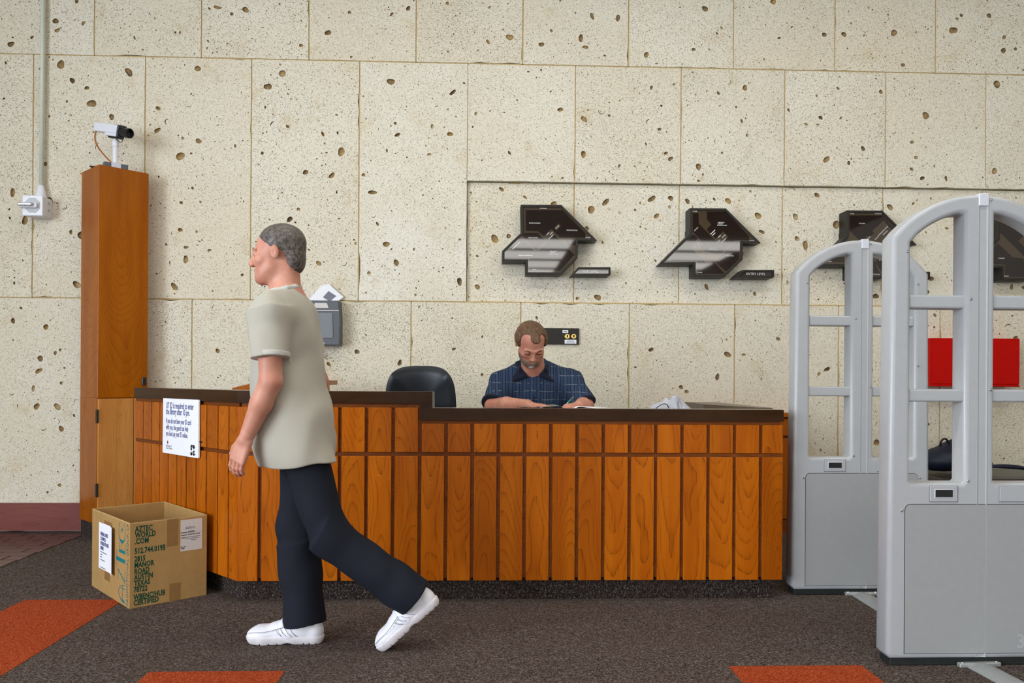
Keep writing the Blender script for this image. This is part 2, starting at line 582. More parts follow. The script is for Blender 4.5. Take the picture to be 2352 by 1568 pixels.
floor = structure('floor')
bx('carpet', (-2.75, X1), (YB, WY + 0.1), (-0.05, 0), M_CARPET, floor)
bx('carpet', (X0, -2.75), (YB, 3.3), (-0.05, 0), M_CARPET, floor)
bx('grout_bed', (X0, -2.75), (3.3, WY + 0.1), (-0.05, -0.006), M_GROUT, floor)
for k, (a, b, c, d) in enumerate([(-2.24, -1.757, 2.0, 3.99), (-1.235, -0.735, 1.6, 3.012), (0.953, 1.472, 1.6, 3.03)]):
    bx('carpet_inset', (a, b), (c, d), (-0.004, 0.0015), M_ORANGE, floor)
bx('carpet_edge_strip', (-2.757, -2.75), (3.3, WY), (-0.02, 0.001), M_RUBBER, floor)
pav = None
for j in range(13):
    for i in range(7):
        xa = -2.77 - 0.2 * (i + 1) + (0.1 if j % 2 else 0)
        xb = min(xa + 0.194, -2.767)
        ya = WY - 0.03 - 0.105 * (j + 1)
        bx('paver_tile', (xa, xb), (ya, ya + 0.099), (-0.03, random.uniform(-0.001, 0.001)), M_PAVER, floor, bev=0.003)
tag(bx('paver_field', (X0, -4.25), (3.3, WY), (-0.03, 0), M_PAVER, floor), kind='stuff')

tag(bx('ceiling', (X0, X1), (YB, WY + 0.2), (CEIL_Z, CEIL_Z + 0.2), M_CEIL), kind='structure')
tag(bx('wall_right', (X1, X1 + 0.15), (YB, WY + 0.2), (0, CEIL_Z), M_WALLP), kind='structure')
wl = structure('wall_left')
bx('wall_panel', (X0 - 0.15, X0), (3.0, WY + 0.2), (0, CEIL_Z), M_WALLP, wl)
bx('wall_panel', (X0 - 0.15, X0), (YB, -7.4), (0, CEIL_Z), M_WALLP, wl)
bx('wall_panel', (X0 - 0.15, X0), (-7.4, 3.0), (4.0, CEIL_Z), M_WALLP, wl)
wf = structure('wall_front')
bx('wall_panel', (X0, X1), (YB - 0.15, YB), (4.0, CEIL_Z), M_WALLP, wf)
bx('wall_panel', (X0, X1), (YB - 0.15, YB), (0, 0.35), M_WALLP, wf)
w1 = structure('window_1')
for k in range(6):
    y = -7.4 + 10.4 * k / 5
    bx('mullion', (X0 - 0.1, X0 - 0.02), (y - 0.035, y + 0.035), (0.0, 4.0), M_BRONZE, w1)
w2 = structure('window_2')
for k in range(8):
    x = X0 + 0.1 + (X1 - X0 - 0.2) * k / 7
    bx('mullion', (x - 0.035, x + 0.035), (YB - 0.1, YB - 0.02), (0.35, 4.0), M_BRONZE, w2)

# lamps of the waffle ceiling behind the camera, the row washing the stone, and an added fill row brightening gates and desk
ordn = ['first', 'second', 'third', 'fourth', 'fifth', 'sixth']
for r_, (yy, x0_, dx_, nn, lw, lh, mat_) in enumerate([(-13.0, -5.2, 2.15, 6, 0.85, 0.58, M_LAMP), (-11.3, -5.2, 2.15, 6, 0.85, 0.58, M_LAMP), (-9.6, -5.2, 2.15, 6, 0.85, 0.58, M_LAMP), (-7.9, -5.2, 2.15, 6, 0.85, 0.58, M_LAMP), (3.75, -1.1, 1.55, 4, 0.52, 0.16, M_WASH), (2.0, -2.6, 2.1, 4, 0.55, 0.16, M_FILL)]):
    for i in range(nn):
        lab = ('broad ceiling light panel, %s from the left in the %s row from the back' % (ordn[i], ordn[r_])) if r_ < 4 else ('slim ceiling light %s, %s from the left' % ('close to the stone wall' if r_ == 4 else 'added as fill above the open carpet', ordn[i]))
        L = thing('ceiling_light', lab, 'light', (x0_ + dx_ * i, yy, CEIL_Z), group='recessed ceiling lights')
        bx('lamp_frame', (-lw - 0.05, lw + 0.05), (-lh - 0.05, lh + 0.05), (-0.03, 0.0), M_WHITE, L, M=W[L.name])
        bx('diffuser', (-lw, lw), (-lh, lh), (-0.045, -0.03), mat_, L, M=W[L.name])

# ------------------------------------------------------------------ stone wall
wall = structure('wall_back')
bx('mortar_bed', (X0, X1), (WY + 0.056, WY + 0.2), (0, CEIL_Z), M_MORTAR, wall)


def stone(x0, x1, z0, z1, y=WY, dens=0.5, warm=0.3, cut=0.0, npit=22, big=1.0):
    """one slab: chipped outline, real pits sunk into its face"""
    g = 0.0035
    x0, x1, z0, z1 = x0 + g, x1 - g, z0 + g, z1 - g
    cx, cz = (x0 + x1) / 2, (z0 + z1) / 2
    w, h = (x1 - x0) / 2, (z1 - z0) / 2
    rim = []
    nx, nz = max(4, int(w * 2 / 0.07)), max(4, int(h * 2 / 0.07))
    jit = lambda: random.uniform(0, 0.0022) if random.random() > 0.06 else random.uniform(0.004, 0.010)
    for i in range(nx): rim.append((-w + 2 * w * i / nx, -h + (jit() if i else 0)))
    for i in range(nz): rim.append((w - (jit() if i else 0), -h + 2 * h * i / nz))
    for i in range(nx): rim.append((w - 2 * w * i / nx, h - (jit() if i else 0)))
    for i in range(nz): rim.append((-w + (jit() if i else 0), h - 2 * h * i / nz))
    pits = []
    def place(r, x, z):
        if all((x - q_[0]) ** 2 + (z - q_[1]) ** 2 > (1.35 * (r + q_[2]) + 0.002) ** 2 for q_ in pits):
            pits.append((x, z, r))
    for t in range(npit * 4):
        if len(pits) >= npit: break
        r = 0.0060 + 0.021 * random.random() ** 2.8 * big
        place(r, random.uniform(-w + r * 1.8, w - r * 1.8), random.uniform(-h + r * 1.8, h - r * 1.8))
    for t in range(int(npit * 2.2)):
        r = random.uniform(0.0028, 0.0058)
        place(r, random.uniform(-w + r * 2.4, w - r * 2.4), random.uniform(-h + r * 2.4, h - r * 2.4))
    V = [Vector(p) for p in rim]
    n0 = len(V)
    E = [(i, (i + 1) % n0) for i in range(n0)]
    rings = []
    for x, z, r in pits:
        ra = random.random() * 6.28
        kind = 'slit' if random.random() < 0.22 else 'bowl'
        lp = []
        if kind == 'slit':
            k, a1 = 12, random.uniform(1.2, 3.6)
            th = random.uniform(0.16, 0.34)
            for i in range(6):
                a = -a1 / 2 + a1 * i / 5
                lp.append((r * math.cos(a), r * math.sin(a)))
            for i in range(6):
                a = a1 / 2 - a1 * i / 5
                q = r * (1 - th * (0.35 + 0.65 * math.sin(math.pi * i / 5)))
                lp.append((q * math.cos(a), q * math.sin(a)))
        else:
            k = 8 if r < 0.006 else (12 if r < 0.013 else 16)
            el, p1, p2, tear = random.uniform(0.55, 1.0), random.random() * 6.28, random.random() * 6.28, random.choice((0, 0, 0.25, 0.4))
            for i in range(k):
                a = 2 * math.pi * i / k
                q = r * (1 + 0.10 * math.sin(2 * a + p1) + 0.06 * math.sin(3 * a + p2) + tear * max(0, math.cos(a)) ** 3)
                lp.append((q * math.cos(a), q * el * math.sin(a)))
        lp = [Vector((x + px * math.cos(ra) - pz * math.sin(ra), z + px * math.sin(ra) + pz * math.cos(ra))) for px, pz in lp]
        s = len(V)
        V += lp
        rings.append((s, k, sum(lp, Vector((0, 0))) / k, r, kind))
    faces_in = [list(range(n0))] + [[s + i for i in range(k)] for s, k, c, r, kind in rings]
    ov, oe, of, orv, ore, orf = delaunay_2d_cdt(V, [], faces_in, 0, 1e-6, True)
    idx = {}
    for i, src in enumerate(orv):
        for q in src: idx[q] = i
    vs = [(v.x, 0.0, v.y) for v in ov]
    fs, mi = [], []
    for f, src in zip(of, orf):
        if src and max(src) == 0:
            fs.append(tuple(f)); mi.append(0)
    for s, k, c, r, kind in rings:
        ring = [idx[s + i] for i in range(k)]
        nxt = len(vs)
        if kind == 'slit':
            dep = min(0.012, r * 0.8)
            vs += [(V[s + i].x, dep, V[s + i].y) for i in range(k)]
            for i in range(k):
                j = (i + 1) % k
                fs.append((ring[i], ring[j], nxt + j, nxt + i)); mi.append(1)
            fs.append(tuple(nxt + i for i in range(k))); mi.append(1)
            continue
        dep = min(0.0195, r * random.uniform(0.55, 1.5))
        sh = Vector((random.uniform(-.25, .25) * r, random.uniform(-0.1, .3) * r))
        for f_, g_ in ((random.uniform(0.84, 0.94), 0.45), (random.uniform(0.5, 0.65), 0.85)):
            for i in range(k):
                q = c + (V[s + i] - c) * f_ + sh * g_ * 0.6
                vs.append((q.x, dep * g_, q.y))
        vs.append((c.x + sh.x * 0.7, dep, c.y + sh.y * 0.7))
        for i in range(k):
            j = (i + 1) % k
            fs.append((ring[i], ring[j], nxt + j, nxt + i)); mi.append(1)
            fs.append((nxt + i, nxt + j, nxt + k + j, nxt + k + i)); mi.append(2)
            fs.append((nxt + k + i, nxt + k + j, nxt + 2 * k)); mi.append(2)
    # returned edges of the slab
    base = len(vs)
    for i in range(n0):
        v = vs[idx[i]]
        vs.append((v[0], 0.052, v[2]))
    for i in range(n0):
        j = (i + 1) % n0
        fs.append((idx[i], base + i, base + j, idx[j])); mi.append(0)
    me = bpy.data.meshes.new('stone')
    me.from_pydata(vs, [], fs)
    me.materials.append(M_STONE)
    me.materials.append(M_PIT)
    me.polygons.foreach_set('use_smooth', [m_ == 2 for m_ in mi])
    me.polygons.foreach_set('material_index', [min(m_, 1) for m_ in mi])
    bm = bmesh.new()
    bm.from_mesh(me)
    bmesh.ops.recalc_face_normals(bm, faces=bm.faces[:])
    ref = next((f for f in bm.faces if f.material_index == 0 and abs(f.normal.y) > 0.9), None)
    if ref is not None and ref.normal.y > 0:
        bmesh.ops.reverse_faces(bm, faces=bm.faces[:])
    bm.to_mesh(me)
    bm.free()
    o = link('stone', me, wall, T(cx, y, cz))
    o.color = (dens, warm, cut, 1)
    return o


def xs_at(us, v):
    return [at(u, v, WY).x for u in us]


def row(xs, z0, z1, **kw):
    for a, b in zip(xs[:-1], xs[1:]):
        k = dict(kw)
        k['dens'] = min(1, max(0, k.get('dens', 0.5) + random.uniform(-0.22, 0.25)))
        k['warm'] = min(1, max(0, k.get('warm', 0.3) + random.uniform(-0.16, 0.16)))
        k['npit'] = int(k.get('npit', 22) * random.uniform(0.6, 1.4) * min(1.6, (b - a) * (z1 - z0) / 0.9) * 1.45)
        stone(a, b, z0, z1, **k)


ZA, ZB, ZC = 3.368, 2.522, 1.652
xa = xs_at([217, 463, 710, 956, 1201, 1444, 1685, 1918, 2149], 60)
row([xa[0] - 0.765 * i for i in range(4, 0, -1)] + xa + [xa[-1] + 0.76 * i for i in range(1, 7)], ZA, CEIL_Z, warm=0.42, dens=0.5, npit=24)
xb = xs_at([75, 332, 576, 824, 1073], 500)
row([xb[0] - 0.75 * i for i in range(4, 0, -1)] + xb[:3], ZC, ZA, warm=0.40, dens=0.55, npit=26, big=1.15)
row(xb[2:4], ZC, ZA, warm=0.30, dens=0.40, npit=26)
row(xb[3:], ZC, ZA, warm=0.12, dens=0.15, npit=20)
xc = xs_at([1073, 1321, 1564, 1802, 2034, 2264], 300)
xc += [xc[-1] + 0.75 * i for i in range(1, 7)]
row(xc, ZB, ZA, warm=0.26, dens=0.55, npit=22)
row(xc, ZC, ZB + 0.002, y=WY + 0.034, warm=0.24, dens=0.35, npit=22, big=1.1)
xd = xs_at([-312, -62, 192, 441, 691, 944, 1196, 1445, 1687, 1926, 2159], 780)
def pointing(x0, x1, z0, z1, dy=0.0):
    bx('pointing', (x0, x1), (WY + 0.005 + dy, WY + 0.07), (z0, z1), M_MORTAR, wall)


J = 0.0055
pointing(X0, X1, ZA - J, ZA + J)
pointing(X0, X1, ZC - J, ZC + J, 0.0)
for x in xa: pointing(x - J, x + J, ZA, CEIL_Z)
for x in xb[:-1]: pointing(x - J, x + J, ZC, ZA)
for x in xc[1:]:
    pointing(x - J, x + J, ZB + 0.001, ZA)
    pointing(x - J, x + J, ZC, ZB, 0.034)
pointing(xc[0] - J, xc[0] + J, ZB, ZA)
row([xd[0] - 0.75 * i for i in range(2, 0, -1)] + xd[:3], 0.0, ZC, warm=0.20, dens=0.55, cut=0.15, npit=16)
row(xd[2:4], 0.0, ZC, warm=0.34, dens=0.8, cut=0.3, npit=16)
row(xd[3:8], 0.0, ZC, warm=0.30, dens=0.72, cut=0.40, npit=12, big=0.7)
row(xd[7:] + [xd[-1] + 0.75 * 1] + [xd[-1] + 0.75 * i for i in range(2, 7)], 0.0, ZC, warm=0.42, dens=0.6, cut=0.25, npit=18)
# ochre pointing pressed into the joints of the flush courses

for x in xd: pointing(x - J, x + J, 0.0, ZC)
bb = bx('baseboard_back', (X0, -2.79), (WY - 0.025, WY - 0.0005), (0.012, 0.205), M_MAUVE)
tag(bb, kind='structure')

# ------------------------------------------------------------------ reception desk
DY = 3.93                                           # face of the planks
CORN = Vector((-1.192, DY, 0))
desk = thing('reception_desk', 'long oak plank reception desk with a dark stepped counter band and a slanted left end', 'desk', (0.2, 4.2, 0))
TOPH, TOPL = at(760, 898, DY).z, at(1400, 939, DY).z
BAND = 0.059
PB = at(1200, 1333, DY).z                           # underside of the planks
G0, G1 = at(800, 1047, DY).z, at(800, 1038, DY).z   # the horizontal groove
ZL, ZH = at(1300, 974, DY).z, at(760, 935, DY).z    # heads of the two upper rows
XE = at(1796, 1100, DY).x
XS = at(993, 920, DY).x                             # the step of the counter
XS2 = at(965, 945, DY).x
cuts = [545] + [597 + (964 - 597) * i / 6 for i in range(7)] + [964 + (1748 - 964) * i / 13 for i in range(1, 14)]
cx = [CORN.x] + [at(u, 1040, DY).x for u in cuts[1:]] + [XE + 0.005]
PT, GW = 0.018, 0.0085                              # plank thickness, half groove
for i in range(len(cx) - 1):
    a = cx[i] + (GW if i else 0.0)
    b = cx[i + 1] - (GW if i < len(cx) - 2 else 0.0)
    high = cx[i + 1] < XS2 + 0.03
    bx('plank', (a, b), (DY, DY + PT), (PB, G0), M_PLANK, desk, bev=0.0022)
    bx('plank', (a, b), (DY, DY + PT), (G1, ZH if high else ZL), M_PLANK, desk, bev=0.0022)
# slanted end: frame with x along the slant (far end to corner), y into the desk
SL = math.hypot(2.045 - 1.192, 2.045 - 1.192)
SM = T(CORN) @ ang(R_(-45))                         # its -x axis runs back and to the left
sl_px = [328, 347, 366, 386, 406, 428, 450, 474, 500, 525]


def on_slant(u, v):
    d = fwd + RT * ((u - PX) / F_PX) - UP * ((v - PY) / F_PX)
    n = Vector((-1, -1, 0)).normalized()
    o = Vector((0, 0, EYE))
    return SM.inverted() @ (o + d * ((CORN - o).dot(n) / d.dot(n)))


far = on_slant(309, 980).x
sx = [far] + [on_slant(u, 1000).x for u in sl_px] + [0.0]
for i in range(len(sx) - 1):
    a = sx[i] + (GW * 0.75 if i else 0.0)
    b = sx[i + 1] - (GW * 0.75 if i < len(sx) - 2 else 0.0)
    bx('plank', (a, b), (0, PT), (PB, G0), M_PLANK, desk, bev=0.0022, M=SM)
    bx('plank', (a, b), (0, PT), (G1, ZH), M_PLANK, desk, bev=0.0022, M=SM)
bx('backing_board', (CORN.x + 0.015, XE - 0.006), (DY + PT - 0.003, DY + 0.045), (PB + 0.012, TOPL - BAND + 0.004), M_BACK, desk)
bx('backing_board', (CORN.x + 0.015, XS2 + 0.002), (DY + PT - 0.003, DY + 0.045), (TOPL - BAND + 0.004, TOPH - BAND + 0.004), M_BACK, desk)
bx('backing_board', (far, -0.015), (PT - 0.003, 0.045), (PB + 0.012, TOPH - BAND + 0.004), M_BACK, desk, M=SM)
bx('end_panel', (XE - 0.03, XE - 0.006), (DY + 0.045, 5.1), (PB, TOPL - BAND), M_PLANK, desk)
# dark stepped band: front outline stood up, then slanted return
ob = DY - 0.004
band = [(CORN.x - 0.003, TOPH), (XS, TOPH), (XS, TOPL), (XE + 0.006, TOPL), (XE + 0.006, TOPL - BAND), (XS2, TOPL - BAND), (XS2, TOPH - BAND), (CORN.x - 0.003, TOPH - BAND)]
prism('counter_band', band, -0.05, 0.0, M_DARKWOOD, desk, M=T(0, ob, 0) @ UPRIGHT)
bx('counter_band', (far, -0.001), (-0.004, 0.046), (TOPH - BAND, TOPH), M_DARKWOOD, desk, M=SM)
M_TOPLAM = plain('counter_top_laminate', (0.20, 0.165, 0.125), 0.22, 0.5, grain=0.05)  # glancing gloss of the dark counter top put into this paler colour
bx('upper_counter_top', (CORN.x + 0.02, XS - 0.001), (DY + 0.0455, DY + 0.20), (TOPH - 0.03, TOPH - 0.002), M_TOPLAM, desk)
bx('upper_counter_top', (far, -0.02), (0.046, 0.20), (TOPH - 0.03, TOPH - 0.002), M_TOPLAM, desk, M=SM)
bx('step_end_board', (XS - 0.02, XS), (DY + 0.046, DY + 0.20), (TOPL - 0.04, TOPH - 0.03), M_TOPLAM, desk)
bx('lower_counter_top', (XS - 0.02, XE), (DY + 0.0455, DY + 0.14), (TOPL - 0.04, TOPL - 0.001), M_TOPLAM, desk)
WORK = TOPL - 0.050
bx('work_surface', (XS - 0.9, XE), (DY + 0.14, DY + 0.74), (WORK - 0.03, WORK), M_TOPLAM, desk)
rc0, rc1 = at(1616, 928, 4.68), at(1616, 938, 4.68)
prism('return_counter', [(rc0.x, 4.68), (rc0.x, 5.15), (XE + 0.02, 5.15), (XE + 0.02, 4.12), (XE - 0.05, 4.12)], rc1.z - 0.07, rc0.z, plain('brown_counter_laminate', (0.105, 0.073, 0.044), 0.3, 0.3, grain=0.08), desk)
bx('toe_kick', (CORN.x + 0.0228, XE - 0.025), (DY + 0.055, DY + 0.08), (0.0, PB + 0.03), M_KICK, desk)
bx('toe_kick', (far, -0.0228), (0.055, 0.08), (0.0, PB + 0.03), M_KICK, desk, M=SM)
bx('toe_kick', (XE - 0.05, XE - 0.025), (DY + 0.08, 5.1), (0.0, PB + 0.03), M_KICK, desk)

# ------------------------------------------------------------------ notice on the desk end
nA, nB, nC, nD = on_slant(380, 913), on_slant(462, 919), on_slant(462, 1053), on_slant(379, 1038)
nx0, nx1 = (nA.x + nD.x) / 2, (nB.x + nC.x) / 2
nz1, nz0 = (nA.z + nB.z) / 2, (nC.z + nD.z) / 2
NM = SM @ T((nx0 + nx1) / 2, -0.012, nz0) @ UPRIGHT
nw, nh = nx1 - nx0, nz1 - nz0
notice = thing('notice_board', 'white notice about required ID fixed to the slanted end of the desk', 'sign', tuple(SM @ Vector(((nx0 + nx1) / 2, -0.012, nz0))), R_(-45))
prism('board', [(-nw / 2, 0.002), (-nw / 2 + 0.004, nh), (nw / 2 - 0.006, nh), (nw / 2, nh - 0.008), (nw / 2, 0.004), (nw / 2 - 0.004, 0), (0.01, 0.001)], 0.0, 0.008, M_PAPER, notice, M=NM @ T(0, 0, -0.006))
bx('mounting_strip', (nw / 2 - 0.03, nw / 2 + 0.012), (0.003, 0.012), (nh * 0.265, nh * 0.295), M_BLACK, notice, M=SM @ T((nx0 + nx1) / 2, -0.012, nz0))
NT_ = NM @ T(0, 0, 0.0022)
lx = -nw * 0.40
for s, zz, sz in [('UT ID is required to enter', 0.825, 0.046), ('the library after 10 pm.', 0.715, 0.046)]:
    text('lettering', s, sz, M_INK, notice, NT_ @ T(lx, nh * zz, 0), sx=0.66, off=0.0009)
for s, zz in [('If you do not have your ID card', 0.555), ('with you, the guard can help', 0.44), ('you look up your ID online.', 0.325)]:
    text('lettering', s, 0.039, M_INK, notice, NT_ @ T(lx, nh * zz, 0), sx=0.60, off=0.0007)
text('lettering', 'University of', 0.0165, M_GREYINK, notice, NT_ @ T(lx, nh * 0.125, 0), sx=0.8)
text('lettering', 'Texas Libraries', 0.0165, M_GREYINK, notice, NT_ @ T(lx, nh * 0.085, 0), sx=0.8)
bx('fine_print', (nw * 0.27, nw * 0.43), (nh * 0.050, nh * 0.058), (0, 0.0005), M_GREYINK, notice, M=NT_)
prism('red_mark', [(lx + 0.022 + 0.010 * math.sin(a * math.pi / 4) * (1 if a % 2 == 0 else 0.55), nh * 0.205 + 0.013 * math.cos(a * math.pi / 4) * (1 if a % 2 == 0 else 0.55)) for a in range(8)], 0.0, 0.0005, plain('brick_red_ink', (0.25, 0.03, 0.03), 0.7), notice, M=NT_)
# black square emblem: letters S and G around a white star
ex, ez, es = nw * 0.35, nh * 0.125, 0.024
for q in [[(-1, 0.1), (-1, 0.7), (-0.7, 1), (-0.1, 1), (-0.1, 0.35), (-0.6, 0.75), (-0.25, 0.05), (-0.6, -0.1)],
          [(0.05, 1), (0.7, 1), (1, 0.7), (1, 0.3), (0.6, 0.5), (0.75, 0.1), (0.35, 0.25), (0.05, 0.6)],
          [(-1, -1), (-1, -0.3), (-0.55, -0.55), (-0.35, -0.25), (-0.15, -0.4), (-0.2, -1)],
          [(0.1, -0.9), (0.1, -0.25), (0.55, -0.05), (1, -0.1), (1, -0.35), (0.6, -0.3), (0.5, -0.65), (0.75, -0.7), (0.75, -0.5), (1, -0.5), (1, -0.95), (0.6, -1)]]:
    prism('emblem_piece', [(ex + p[0] * es, ez + p[1] * es * 1.15) for p in q], 0.0, 0.0005, M_BLK, notice, M=NT_)

# ------------------------------------------------------------------ wooden pillar
PC = Vector((-2.551, 5.375, 0))
PS, PZ = 0.325, 2.505
PM = T(PC) @ ang(R_(45))        # x along the right face, y along the left face (backwards)
pil = thing('wooden_pillar', 'tall square cedar veneer pillar standing at an angle against the stone wall', 'pillar', tuple(PC), R_(45))
zd = 0.955
bx('upper_case', (0, PS), (0, PS - 0.01), (zd, PZ), M_PILLAR, pil, M=PM, bev=0.002)
bx('lower_case', (0.0, PS), (0.012, PS - 0.01), (0.118, zd), M_PILLAR, pil, M=PM)
bx('door', (0.004, 0.232), (-0.004, 0.014), (0.128, zd - 0.004), M_DOOR, pil, M=PM, bev=0.002)
bx('door_edge_strip', (0.236, 0.25), (-0.006, 0.014), (0.128, zd - 0.004), M_DOOR, pil, M=PM, bev=0.002)
for z in (0.835, 0.345):
    hg = bx('hinge', (-0.012, 0.004), (-0.012, 0.004), (z - 0.045, z + 0.045), M_BRONZE, pil, M=PM, bev=0.003)
bx('latch', (PS - 0.04, PS - 0.012), (-0.014, 0.0), (1.04, 1.095), M_BLACK, pil, M=PM, bev=0.003)
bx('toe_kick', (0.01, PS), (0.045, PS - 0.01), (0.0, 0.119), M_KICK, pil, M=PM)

# security camera on top of the pillar
cb = at(265, 379, 5.50)
cb.z = PZ
scam = thing('security_camera', 'white box security camera with black lens on a short white pole atop the pillar', 'camera', tuple(cb))
CT = T(cb)
bx('foot', (-0.075, 0.075), (-0.03, 0.03), (0, 0.035), M_PHONEPL, scam, M=CT @ ang(R_(35)), bev=0.003)
bx('bracket', (-0.03, 0.03), (-0.034, 0.02), (0.0, 0.038), M_GATEC, scam, M=CT @ ang(R_(35)), bev=0.003)
lathe('pole', [(0.0, 0.0), (0.0165, 0.0), (0.0165, 0.15), (0.021, 0.155), (0.021, 0.185), (0.013, 0.20), (0.008, 0.205), (0.008, 0.225), (0.0, 0.225)], M_WHITE, scam, M=CT, n=16)
hd = CT @ T(0.0, 0, 0.255) @ ang(R_(-28)) @ Matrix.Rotation(R_(12), 4, 'Y')
bx('camera_body', (-0.19, 0.045), (-0.028, 0.028), (-0.015, 0.043), M_WHITE, scam, M=hd, bev=0.004)
bx('under_shell', (-0.075, 0.045), (-0.026, 0.026), (-0.035, -0.0145), M_WHITE, scam, M=hd, bev=0.003)
bx('front_plate', (0.045, 0.058), (-0.029, 0.029), (-0.036, 0.044), M_PHONEPL, scam, M=hd, bev=0.003)
bx('lens_cap_lever', (0.058, 0.085), (-0.02, 0.02), (0.012, 0.044), M_BLACK, scam, M=hd, bev=0.004)
lathe('lens', [(0.0, 0.0), (0.030, 0.0), (0.030, 0.04), (0.033, 0.045), (0.033, 0.085), (0.028, 0.086), (0.024, 0.06), (0.0, 0.055)], M_BLACK, scam, M=hd @ T(0.058, 0, 0.0) @ Matrix.Rotation(R_(90), 4, 'Y'), n=20)
bx('mount_shoe', (-0.05, 0.07), (-0.014, 0.014), (-0.046, -0.035), M_BLACK, scam, M=hd)
h0 = hd @ Vector((-0.188, 0, 0.005))
tube('cable', bez(h0, h0 + Vector((-0.06, 0, -0.10)), cb + Vector((-0.08, 0.02, 0.10)), cb + Vector((-0.01, 0.035, 0.02)), 20), 0.005, M_COPPER, scam, n=8)
tube('lens_lead', bez(hd @ Vector((0.0, 0, -0.04)), hd @ Vector((0.05, 0, -0.05)), hd @ Vector((0.08, -0.01, -0.10)), hd @ Vector((0.09, 0, -0.035)), 10), 0.0025, M_BLACK, scam, n=6)
q = at(298, 381, 5.60)
tag(lathe('puck', [(0.0, 0), (0.022, 0), (0.024, 0.004), (0.024, 0.013), (0.02, 0.017), (0, 0.017)], M_BLACK, M=T(q.x, 5.60, PZ)), 'small black plastic puck on the right of the pillar top', 'puck')
q = at(222, 372, 5.47)
tag(bx('flat_plate', (-0.06, 0.045), (-0.018, 0.018), (0.0, 0.007), M_BLACK, M=T(q.x + 0.02, 5.47, PZ + 0.001) @ ang(R_(8)), bev=0.002), 'thin black flat plate overhanging the left edge of the pillar top', 'plate')

# ------------------------------------------------------------------ speaker strobe box and its conduit
fz1, fz0 = at(50, 448, 5.61).z, at(50, 494, 5.61).z
fx0, fx1 = at(50.5, 470, 5.61).x, at(98, 470, 5.61).x
spk = thing('wall_speaker', 'white square wall speaker box with a clear strobe across its grille', 'speaker', ((fx0 + fx1) / 2, WY, fz0))
SPM = T((fx0 + fx1) / 2, 0, 0)
hw = (fx1 - fx0) / 2
bx('back_box', (-hw + 0.002, hw - 0.002), (5.625, WY + 0.004), (fz0, fz1 - 0.002), M_WHITE, spk, M=SPM, bev=0.006)
bx('face_plate', (-hw, hw), (5.61, 5.626), (fz0 - 0.003, fz1 + 0.001), M_WHITE, spk, M=SPM, bev=0.005)
gc = (fz0 + fz1) / 2
M_GRILL = NT('perforated_grille', 0.5)
gv = M_GRILL.n('ShaderNodeTexVoronoi', {'Vector': M_GRILL.objvec(False), 'Scale': 260.0})
gv.inputs['Randomness'].default_value = 0.0
M_GRILL.col(M_GRILL.mix(M_GRILL.step(gv.outputs[0], 0.40, 0.30), (0.66, 0.67, 0.70), (0.05, 0.05, 0.06)))
prism('grille', [(0.055 * math.cos(R_(22.5 + 45 * k)), 0.055 * math.sin(R_(22.5 + 45 * k))) for k in range(8)], 0.0, 0.003, M_GRILL.m, spk, M=SPM @ T(0, 5.6095, gc) @ UPRIGHT)
M_CLEAR = plain('crinkled_clear_strobe', (0.52, 0.53, 0.56), 0.08, 0.6, metal=0.55, grain=0.5, gscale=90, bump=0.8)
bx('strobe_base', (-0.078, 0.04), (5.585, 5.607), (gc - 0.020, gc + 0.014), M_WHITE, spk, M=SPM, bev=0.004)
bx('strobe_lens', (-0.078, 0.022), (5.563, 5.586), (gc - 0.012, gc + 0.012), M_CLEAR, spk, M=SPM, bev=0.008, seg=2)
for z in (fz0 + 0.012, fz1 - 0.010):
    lathe('screw', [(0, 0), (0.003, 0), (0.003, 0.0015), (0, 0.0015)], M_STEEL, spk, M=SPM @ T(0, 5.61, z) @ UPRIGHT, n=10)
for dy, z in ((0.07, fz1 - 0.04), (0.07, fz0 + 0.05)):
    tube('side_clip', [(hw - 0.003, 5.61 + dy, z), (hw + 0.006, 5.61 + dy, z + 0.006), (hw + 0.006, 5.61 + dy, z - 0.012)], 0.002, M_GREYINK, spk, M=SPM, n=6)
cq = at(94, 440, 5.70).x
cd = thing('conduit', 'pale green vertical conduit running up the stone wall from the white speaker box', 'pipe', (cq, 5.705, fz1))
tube('pipe', [(cq, 5.705, fz1 + 0.085), (cq + 0.004, 5.708, CEIL_Z - 0.001)], 0.014, M_CONDUIT, cd, n=14)
lathe('reducer', [(0.0, 0), (0.036, 0), (0.034, 0.02), (0.019, 0.09), (0.0, 0.09)], M_WHITE, cd, M=T(cq, 5.703, fz1), n=16)

# ------------------------------------------------------------------ cardboard box
BO = Vector((-1.663, 3.828, 0))
BA = math.atan2(0.258, 0.291)
BM = T(BO) @ ang(BA)
bw, bl, bh, ct = 0.370, 0.575, 0.402, 0.005
box = thing('cardboard_box', 'open brown cardboard donation box with green lettering and a taped white flyer', 'box', tuple(BO), BA)
bx('front_wall', (0, bw), (0, ct), (0, bh), M_CARD, box, M=BM, bev=0.0015)
bx('side_wall', (0, ct), (ct, bl - ct), (0, bh), M_CARD, box, M=BM, bev=0.0015)
bx('back_wall', (0, bw), (bl - ct, bl), (0, bh + 0.002), M_CARD, box, M=BM, bev=0.0015)
bx('side_wall', (bw - ct, bw), (ct, bl - ct), (0, bh + 0.003), M_CARD, box, M=BM, bev=0.0015)
bx('bottom', (ct, bw - ct), (ct, bl - ct), (0.002, 0.010), M_CARD, box, M=BM)
